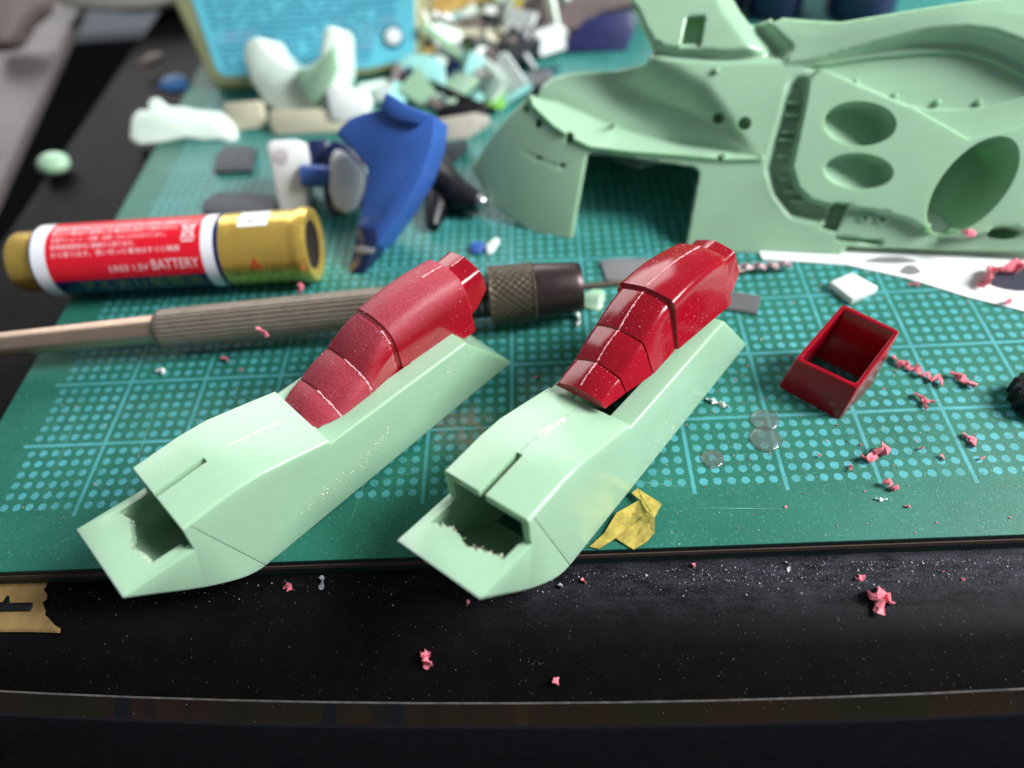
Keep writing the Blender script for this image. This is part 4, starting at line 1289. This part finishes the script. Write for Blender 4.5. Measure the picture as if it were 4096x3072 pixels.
# ------------------------------------------------------------------ things on the right of the mat
sheet_pts = [at(3050, 1040), at(3384, 1063), at(3628, 1117), at(3872, 1193), at(4096, 1249), at(4500, 1370)]
bm = bmesh.new()
add_prism(bm, [Vector((p.x, p.y, .004)) for p in sheet_pts] + [Vector((22, 4, .004)), Vector((22, 12, .004)), Vector((9.2, 8, .004))], (0, 0, .018))
tag(obj('paper_sheet', bm, MT['paper']), 'glossy white printed sheet lying on the mat at the right edge', 'paper')
sheet = bpy.data.objects['paper_sheet']
for cx, cy, rx, ry in ((4080, 1110, 120, 55), (3640, 1080, 40, 20), (3560, 1040, 100, 14)):
    bm = bmesh.new()
    add_prism(bm, [at(cx + rx * math.cos(a) * (1 + .2 * math.sin(3 * a)), cy + ry * math.sin(a), .0235) for a in [i * .3 for i in range(21)]], (0, 0, -.001))
    obj('grey_print', bm, MT['print_dark'] if rx == 120 else MT['midgrey'], sheet)
slab('white_tile', [(1793, 608), (1841, 588), (1898, 620), (1843, 646)], (1842, 648), MT['white'], .11, (0, 0, 1), z0=.115, bev=.012, label='small white square tile with a shallow dent lying near the white sheet', cat='tile')
# ribbed steel strip passing behind the right canopy
strip = empty('ribbed_strip', a2(1480, 622), 'thin ribbed grey steel strip lying behind the right red canopy', 'file')
E0, E1 = a2(1428, 622, .05), a2(1640, 658, .05)
d, s, t = frame_of(E0, E1)
bm = bmesh.new()
add_prism(bm, [E0 - s * .17 - strip.location, E1 - s * .17 - strip.location, E1 + s * .17 - strip.location, E0 + s * .17 - strip.location], (0, 0, -.045))
obj('strip_body', bm, MT['midgrey'], strip)
for i in range(5):
    bm = bmesh.new()
    o_ = s * (-.13 + i * .065)
    add_prism(bm, [E0 + o_ - s * .014 - strip.location, E1 + o_ - s * .014 - strip.location, E1 + o_ + s * .014 - strip.location, E0 + o_ + s * .014 - strip.location], (0, 0, .022))
    obj('rib', bm, MT['midgrey'], strip)
slab('steel_plate', [(1297, 562), (1340, 556), (1440, 560), (1430, 610), (1310, 604)], (1310, 604), MT['midgrey'], .05, FLAT, z0=.05, bev=.01, label='small grey steel plate lying between the drill bit and the fuselage', cat='plate')
# mint offcut beside the chuck
slab('mint_offcut', [(1254, 660), (1262, 632), (1282, 622), (1306, 624), (1310, 636), (1304, 662), (1296, 674)], (1285, 672), MT['mint'], .16, (.2, -.35, .9), z0=.02, bev=.05, label='small mint green wedge lying against the chuck of the pin vise', cat='offcut')
# twisted pink and clear thread
bm = bmesh.new()
pts = [a2(1588 + 118 * i / 30, 578 - 8 * i / 30 + 3 * math.sin(i * .9), .08 + .05 * math.cos(i * .9)) for i in range(31)]
add_tube(bm, pts, .05, 6, .6, .8)
tag(obj('twisted_thread', bm, simple('pale_pink_film', srgb(226, 190, 196), .25, .2, 6), smooth=60), 'twisted pale pink film curl under the bottom edge of the fuselage', 'plastic curl')
# black toothed thing at the right edge of frame
e = empty('black_gear', a2(2230, 872, 0), 'black toothed plastic part cut off by the right edge of the photo', 'model part')
bm = bmesh.new()
add_lathe(bm, Vector((0, 0, .02)), Vector((0, .0001, 1)), [(0, .26), (.02, .30), (.22, .30), (.26, .26)], 48, lambda h, a, r: r * (1.0 if math.sin(a * 12) > 0 else .86))
obj('gear_ring', bm, MT['black'], e, smooth=30)
bm = bmesh.new(); add_lathe(bm, Vector((0, 0, .2)), Vector((0, .0001, 1)), [(0, .14), (.14, .14), (.16, .1)], 24)
obj('gear_boss', bm, simple('dull_teal_plastic', srgb(50, 110, 112), .3), e, smooth=30)
# glue blobs
for (x, y, r, lab_) in ((3058, 1683, .165, 'clear dried glue drop on the mat below the left corner of the red frame'), (3061, 1758, .18, 'roundest clear glue drop, the middle one of the three on the mat'), (2850, 1836, .13, 'smallest clear glue drop on the mat beside the right nose section')):
    bm = bmesh.new()
    bmesh.ops.create_icosphere(bm, subdivisions=3, radius=r)
    for v in bm.verts:
        v.co.z = max(v.co.z, -.02) * .18
        v.co.x *= 1 + .04 * math.sin(3 * math.atan2(v.co.y, v.co.x))
    o = obj('glue_drop', bm, MT['glue'], smooth=180); o.location = at(x, y, 0) + Vector((0, 0, .008))
    tag(o, lab_, 'glue drop', 'dried glue drops')
# crumpled masking tape beside the right nose
tp = empty('tape_scrap', a2(1355, 1130), 'crumpled scrap of yellow masking tape sticking out from under the right nose section', 'tape')
def r4p(x, y, z): return at(1500 + .5425 * x, 1600 + .5425 * y, z) - tp.location
def sheet_fold(name, quads):
    bm = bmesh.new()
    for qd in quads:
        add_prism(bm, [r4p(*p) for p in qd], (0, 0, .012))
    return obj(name, bm, MT['tape'], tp)
sheet_fold('tape_fold', [[(1580, 1085, .01), (1690, 985, .03), (1780, 835, .04), (1950, 740, .06), (2000, 830, .10), (1830, 985, .05), (1650, 1100, .01)]])
sheet_fold('tape_fold', [[(1890, 690, .05), (1935, 655, .05), (2112, 770, .12), (2060, 870, .16), (2000, 820, .13), (1960, 745, .08)]])
sheet_fold('tape_fold', [[(1770, 1020, .02), (1945, 890, .10), (2000, 830, .17), (2062, 870, .17), (2060, 980, .10), (2000, 1050, .04), (1905, 1105, .01), (1860, 1080, .01)]])
# old tape strip with a marker sign on the desk front
tpe = empty('tape_strip', at(60, 2440, ZD), 'torn strip of brown masking tape with a black marker sign on the desk front edge', 'tape')
def desk_z(y, x=1.0):
    pr = sorted(prof(x)); return float(np.interp(y, [p[0] for p in pr], [p[1] for p in pr]))
def ondesk(u, v, lift):
    z = ZD
    for _ in range(12):
        p = at(u, v, z + lift); z = desk_z(p.y, p.x)
    return at(u, v, z + lift)
def desk_patch(name, poly_uv, lift, m, parent, step_px=22):
    """a thin sheet that follows the curve of the desk front"""
    P_ = [Vector(p) for p in poly_uv]
    pts = densify([(*p, 0) for p in list(poly_uv) + [poly_uv[0]]], step_px)[:-1]
    vs = [Vector((p.x, p.y)) for p in pts]; es = [(i, (i + 1) % len(vs)) for i in range(len(vs))]
    us = [p[0] for p in poly_uv]; ws = [p[1] for p in poly_uv]
    gp_ = np.array([(u, v) for u in np.arange(min(us), max(us), step_px) for v in np.arange(min(ws), max(ws), step_px)])
    gp_ = gp_[sdf(gp_, poly_uv) > step_px * .4]
    V2, _, F2, *_ = delaunay_2d_cdt(vs + [Vector(p) for p in gp_], es, [], 0, 1e-5)
    va = np.array([(v.x, v.y) for v in V2]); ce = np.array([va[list(f)].mean(0) for f in F2]); okk = sdf(ce, poly_uv) > 0
    me = bpy.data.meshes.new(name)
    me.from_pydata([tuple(ondesk(u, v, lift) - parent.location) for u, v in va], [], [f for f, k_ in zip(F2, okk) if k_])
    o = obj(name, me, m, parent, smooth=60)
    sd = o.modifiers.new('thick', 'SOLIDIFY'); sd.thickness = .006; sd.offset = 0
    return o
r6 = lambda pts: [(.633 * x, 2100 + .633 * y) for x, y in pts]
desk_patch('tape_film', r6([(-60, 362), (120, 366), (302, 362), (290, 392), (275, 408), (298, 440), (296, 470), (268, 490), (280, 520), (290, 548), (284, 568), (310, 590), (330, 615), (350, 635), (384, 655), (380, 682), (200, 676), (-60, 676)]), .010, MT['tape_old'], tpe)
desk_patch('marker_sign', r6([(-20, 492), (18, 486), (46, 446), (58, 450), (60, 486), (62, 492), (204, 490), (208, 512), (190, 546), (100, 546), (-20, 550)]), .018, MT['ink'], tpe)

# ------------------------------------------------------------------ pink shavings, each a thing
def shaving(pts, w, label, seed, z=0.0, m='pink', tw=.8, name='pink_shaving'):
    """crumpled curl of plastic through photo points (u, v); the points lie just above height z"""
    rg = random.Random(seed)
    base = at(*pts[0], z)
    dense = []
    for a, b in zip(pts, pts[1:]):
        L = math.hypot(b[0] - a[0], b[1] - a[1]); n = max(2, int(L / (w * 300)))
        for i in range(n):
            t_ = i / n
            dense.append((a[0] + (b[0] - a[0]) * t_, a[1] + (b[1] - a[1]) * t_))
    dense.append(pts[-1])
    P_ = [at(u, v, z + w * rg.uniform(.5, 1.5)) + Vector((rg.uniform(-.25, .25) * w, rg.uniform(-.25, .25) * w, 0)) - base for u, v in dense]
    rr = [w * (.55 if i in (0, len(P_) - 1) else rg.uniform(.7, 1.25)) for i in range(len(P_))]
    bm = bmesh.new()
    add_tube(bm, P_, rr, 7, .34, tw)
    for v in bm.verts:
        v.co += Vector((rg.uniform(-1, 1), rg.uniform(-1, 1), rg.uniform(-1, 1))) * w * .16
    o = obj(name, bm, MT[m], smooth=30)
    o.location = base
    return tag(o, label, 'plastic shaving', 'pink plastic shavings')
v3 = lambda pts: [(2896 + .5425 * x, 900 + .5425 * y) for x, y in pts]
v5 = lambda pts: [(2600 + .6763 * x, 1700 + .6763 * y) for x, y in pts]
v7 = lambda pts: [(1200 + .678 * x, 2300 + .678 * y) for x, y in pts]
v6 = lambda pts: [(.633 * x, 2100 + .633 * y) for x, y in pts]
v2 = lambda pts: [(x * 1.8517, y * 1.8517) for x, y in pts]
c_ = st(2091, 503)
FUS_Z = (FO + fs * c_[0] + ft * c_[1] + fn * float(H(np.array([c_]))[0])).z
SH = [
    (v3([(1245, 965), (1290, 1030), (1335, 1000), (1370, 1062), (1420, 1040), (1452, 1112), (1500, 1090), (1525, 1152), (1580, 1118), (1612, 1190)]), .042, 0, 'long zigzag pink shaving starting at the right side of the red frame'),
    (v3([(1680, 1090), (1730, 1110), (1790, 1150), (1850, 1188)]), .06, 0, 'thick rolled pink shaving right of the zigzag shaving'),
    (v3([(1400, 1238), (1455, 1270), (1490, 1300), (1550, 1302)]), .045, 0, 'bent pink shaving below the zigzag shaving, pointing to the red frame corner'),
    (v3([(1470, 1290), (1485, 1330), (1490, 1362)]), .035, 0, 'short pink stub lying across the bent shaving below the zigzag'),
    (v5([(1255, 190), (1300, 195), (1340, 185)]), .06, 0, 'left half of the largest pink shaving pair on the lower right of the mat'),
    (v5([(1330, 165), (1370, 150), (1420, 135)]), .07, 0, 'right half of the largest pink shaving pair on the lower right of the mat'),
    (v5([(1370, 330), (1400, 330), (1430, 342)]), .055, 0, 'flat pink flake at the printed line end below the largest shaving pair'),
    (v5([(1415, 372), (1440, 370), (1462, 378)]), .04, 0, 'small pink flake just below the flat flake at the printed line end'),
    (v5([(1180, 238), (1190, 245), (1185, 262)]), .03, 0, 'tiny pink crumb left of and below the largest shaving pair'),
    (v5([(1850, 50), (1880, 80), (1910, 95), (1918, 130)]), .04, 0, 'bent thin pink shaving near the right edge below the black gear'),
    (v5([(1725, 175), (1740, 205)]), .028, 0, 'tiny pink crumb left of the last printed grid line end'),
    (v5([(1955, 200), (1978, 192)]), .03, 0, 'tiny pink crumb right of the last printed grid line end'),
    (v5([(990, 178), (1015, 184)]), .028, 0, 'tiny pink crumb among dots left of the largest shaving pair'),
    (v5([(1505, 478), (1540, 482)]), .022, 0, 'thin pink sliver on the plain green margin of the mat at right'),
    (v3([(1900, 450), (1930, 380), (1990, 330), (2080, 305), (2220, 300)]), .09, .03, 'long pink curl lying on the white sheet at the right edge'),
    (v3([(1760, 45), (1800, 60), (1860, 62)]), .05, FUS_Z, 'pink shaving clinging to the fuselage under its big round recess'),
    (v2([(552, 708), (566, 716), (578, 726)]), .05, .60, 'pink shaving lying on the fluted grip of the pin vise'),
    (v2([(648, 612), (652, 622), (648, 632)]), .055, .35, 'pink shaving at the gold end of the battery'),
    (v2([(480, 772), (490, 776)]), .05, 0, 'pink crumb on the mat in front of the fluted grip'),
    (v2([(516, 800), (526, 796)]), .03, 0, 'faint pink crumb on the mat behind the left nose section'),
    (v3([(1360, 440), (1400, 432), (1440, 445)]), .03, 0, 'pink crumb on the mat beside the edge of the white sheet'),
    (v3([(2060, 575), (2090, 562), (2125, 560)]), .04, .03, 'pink crumb on the white sheet near its corner'),
    (v3([(1440, 1650), (1470, 1640)]), .03, 0, 'small pink crumb right of the largest shaving pair'),
    (v3([(2150, 1210), (2215, 1225)]), .035, .2, 'pink shaving beside the black gear at the right edge'),
    ([(2135, 1513), (2150, 1506)], .022, 0, 'tiny pink crumb left of the front corner of the right canopy'),
]
for i, (pts, w, z, lab_) in enumerate(SH):
    shaving(pts, w, lab_, 100 + i, z)
DESK_SH = [
    (v5([(255, 815), (262, 845)]), .035, 'pink crumb on the desk right under the mat edge, near the right nose section'),
    (v5([(1212, 905), (1240, 910), (1270, 885)]), .035, 'curved pink shaving on the dusty desk above the star-shaped one'),
    (v5([(1300, 1005), (1345, 1010), (1400, 1000)]), .10, 'star-shaped pink shaving on the black desk front, upper flake'),
    (v5([(1340, 1020), (1350, 1060), (1370, 1085)]), .085, 'star-shaped pink shaving on the black desk front, lower flake'),
    (v5([(1395, 1030), (1440, 1058)]), .06, 'star-shaped pink shaving on the black desk front, right flake'),
    (v5([(1722, 865), (1740, 864)]), .026, 'tiny pink crumb on the dusty desk at right'),
    (v5([(1845, 910), (1860, 912)]), .026, 'second tiny pink crumb on the dusty desk at right, further from the mat'),
    (v7([(712, 470), (740, 470), (765, 455)]), .06, 'upper flake of the pink shaving low on the black desk front'),
    (v7([(735, 480), (755, 510), (755, 550)]), .06, 'lower flake of the pink shaving low on the black desk front'),
    (v7([(1510, 605), (1520, 645)]), .055, 'lone pink crumb nearest the lower desk edge'),
    (v7([(995, 145), (985, 180)]), .03, 'thin pink sliver under the tip of the right nose section'),
    (v7([(1660, 20), (1688, 50)]), .035, 'pink sliver on the desk right of the right nose section tip'),
    (v6([(1790, 395), (1815, 390), (1840, 410)]), .045, 'pink crumb on the desk between the two nose tips'),
]
def desk_shaving(pts, w, lab_, seed, m='pink', name='pink_shaving', group='pink plastic shavings'):
    rg = random.Random(seed)
    P_ = []
    for a, b in zip(pts, pts[1:]):
        for i in range(3): P_.append(ondesk(a[0] + (b[0] - a[0]) * i / 3, a[1] + (b[1] - a[1]) * i / 3, w * rg.uniform(.4, .9)))
    P_.append(ondesk(*pts[-1], w * .4))
    base = P_[0].copy()
    bm = bmesh.new()
    add_tube(bm, [p - base for p in P_], [w * (.5 if i in (0, len(P_) - 1) else rg.uniform(.7, 1.2)) for i in range(len(P_))], 7, .24, .7)
    for v in bm.verts: v.co += Vector((rg.uniform(-1, 1), rg.uniform(-1, 1), rg.uniform(-1, 1))) * w * .14
    o = obj(name, bm, MT[m], smooth=30); o.location = base
    tag(o, lab_, 'plastic shaving', group)
for i, (pts, w, lab_) in enumerate(DESK_SH):
    desk_shaving(pts, w, lab_, 300 + i)
desk_shaving(v6([(2030, 320), (2035, 365), (2028, 410)]), .035, 'greyish white flake on the desk between the two nose tips', 401, 'white_dust', 'white_flake', 'white plastic flakes')
desk_shaving(v5([(800, 808), (826, 825), (815, 870)]), .02, 'hooked white sliver on the dusty desk at right', 402, 'white_dust', 'white_flake', 'white plastic flakes')
desk_shaving(v7([(1525, 55), (1548, 75)]), .04, 'white flake on the desk right of the right nose tip', 403, 'white_dust', 'white_flake', 'white plastic flakes')
for i, (pts, w, lab_) in enumerate(((([(2596 + x * .452, 1380 + y * .452) for x, y in ((500, 472), (590, 505), (705, 548))]), .03, 'white sliver against the right side of the right nose section'),
                                   ([(2000 + x * .5425, 900 + y * .5425) for x, y in ((568, 640), (580, 690), (572, 745))], .04, 'white sliver on the mat below the chuck of the pin vise'),
                                   (v5([(1335, 432), (1370, 440), (1405, 438)]), .02, 'thin white sliver on the plain green margin at right'),
                                   (v2([(336, 800), (350, 798), (352, 806)]), .05, 'white crumb on the printed line in front of the pin vise shank'))):
    o = shaving(pts, w, lab_, 500 + i, 0, 'white', name='white_sliver')
    o['group'] = 'white plastic slivers'

# ------------------------------------------------------------------ dust too fine to count
bm = bmesh.new()
rg = random.Random(77)
for i in range(2600):                                # dust gathered along the foot of the mat, thicker to the right
    x = rg.uniform(.2, 12.5)
    y = -.745 - abs(rg.gauss(0, .15)) - .01
    dens = .12 + .88 * sm(np.array([x]), 5.5, 9.5)[0]
    if rg.random() > dens * (1 if y > -1.2 else .45): continue
    add_speck(bm, (x, y, desk_z(y, x) + .004), rg.choice((.003, .004, .005, .006, .008, .013)) * rg.uniform(.6, 1.4), rg)
for i in range(700):                                 # sparse dust down the front
    x = rg.uniform(1, 12); y = rg.uniform(-2.1, -1.0)
    if rg.random() > .25 + .75 * (x > 8): continue
    add_speck(bm, (x, y, desk_z(y, x) + .003), rg.uniform(.002, .0055), rg)
tag(obj('desk_dust', bm, MT['white_dust']), 'pale sanding dust scattered over the black desk front', 'dust', kind='stuff')
bm = bmesh.new()
for i in range(2600):
    x = rg.uniform(-.5, 13); y = rg.uniform(-.65, 4.2)
    if rg.random() > (.18 + .82 * (x > 7.2)): continue
    add_speck(bm, (x, y, .003), rg.choice((.003, .004, .006, .010)) * rg.uniform(.6, 1.4), rg)
tag(obj('mat_dust', bm, MT['cream_dust']), 'pale dust scattered over the green mat', 'dust', kind='stuff')
bm = bmesh.new()
for i in range(420):
    x = rg.uniform(7.5, 13) if rg.random() < .75 else rg.uniform(0, 7.5); y = rg.uniform(-.6, 3.6)
    add_speck(bm, (x, y, .006), rg.choice((.006, .010, .018)) * rg.uniform(.6, 1.3), rg)
tag(obj('pink_mat_dust', bm, MT['pink']), 'fine pink crumbs scattered over the green mat', 'dust', kind='stuff')
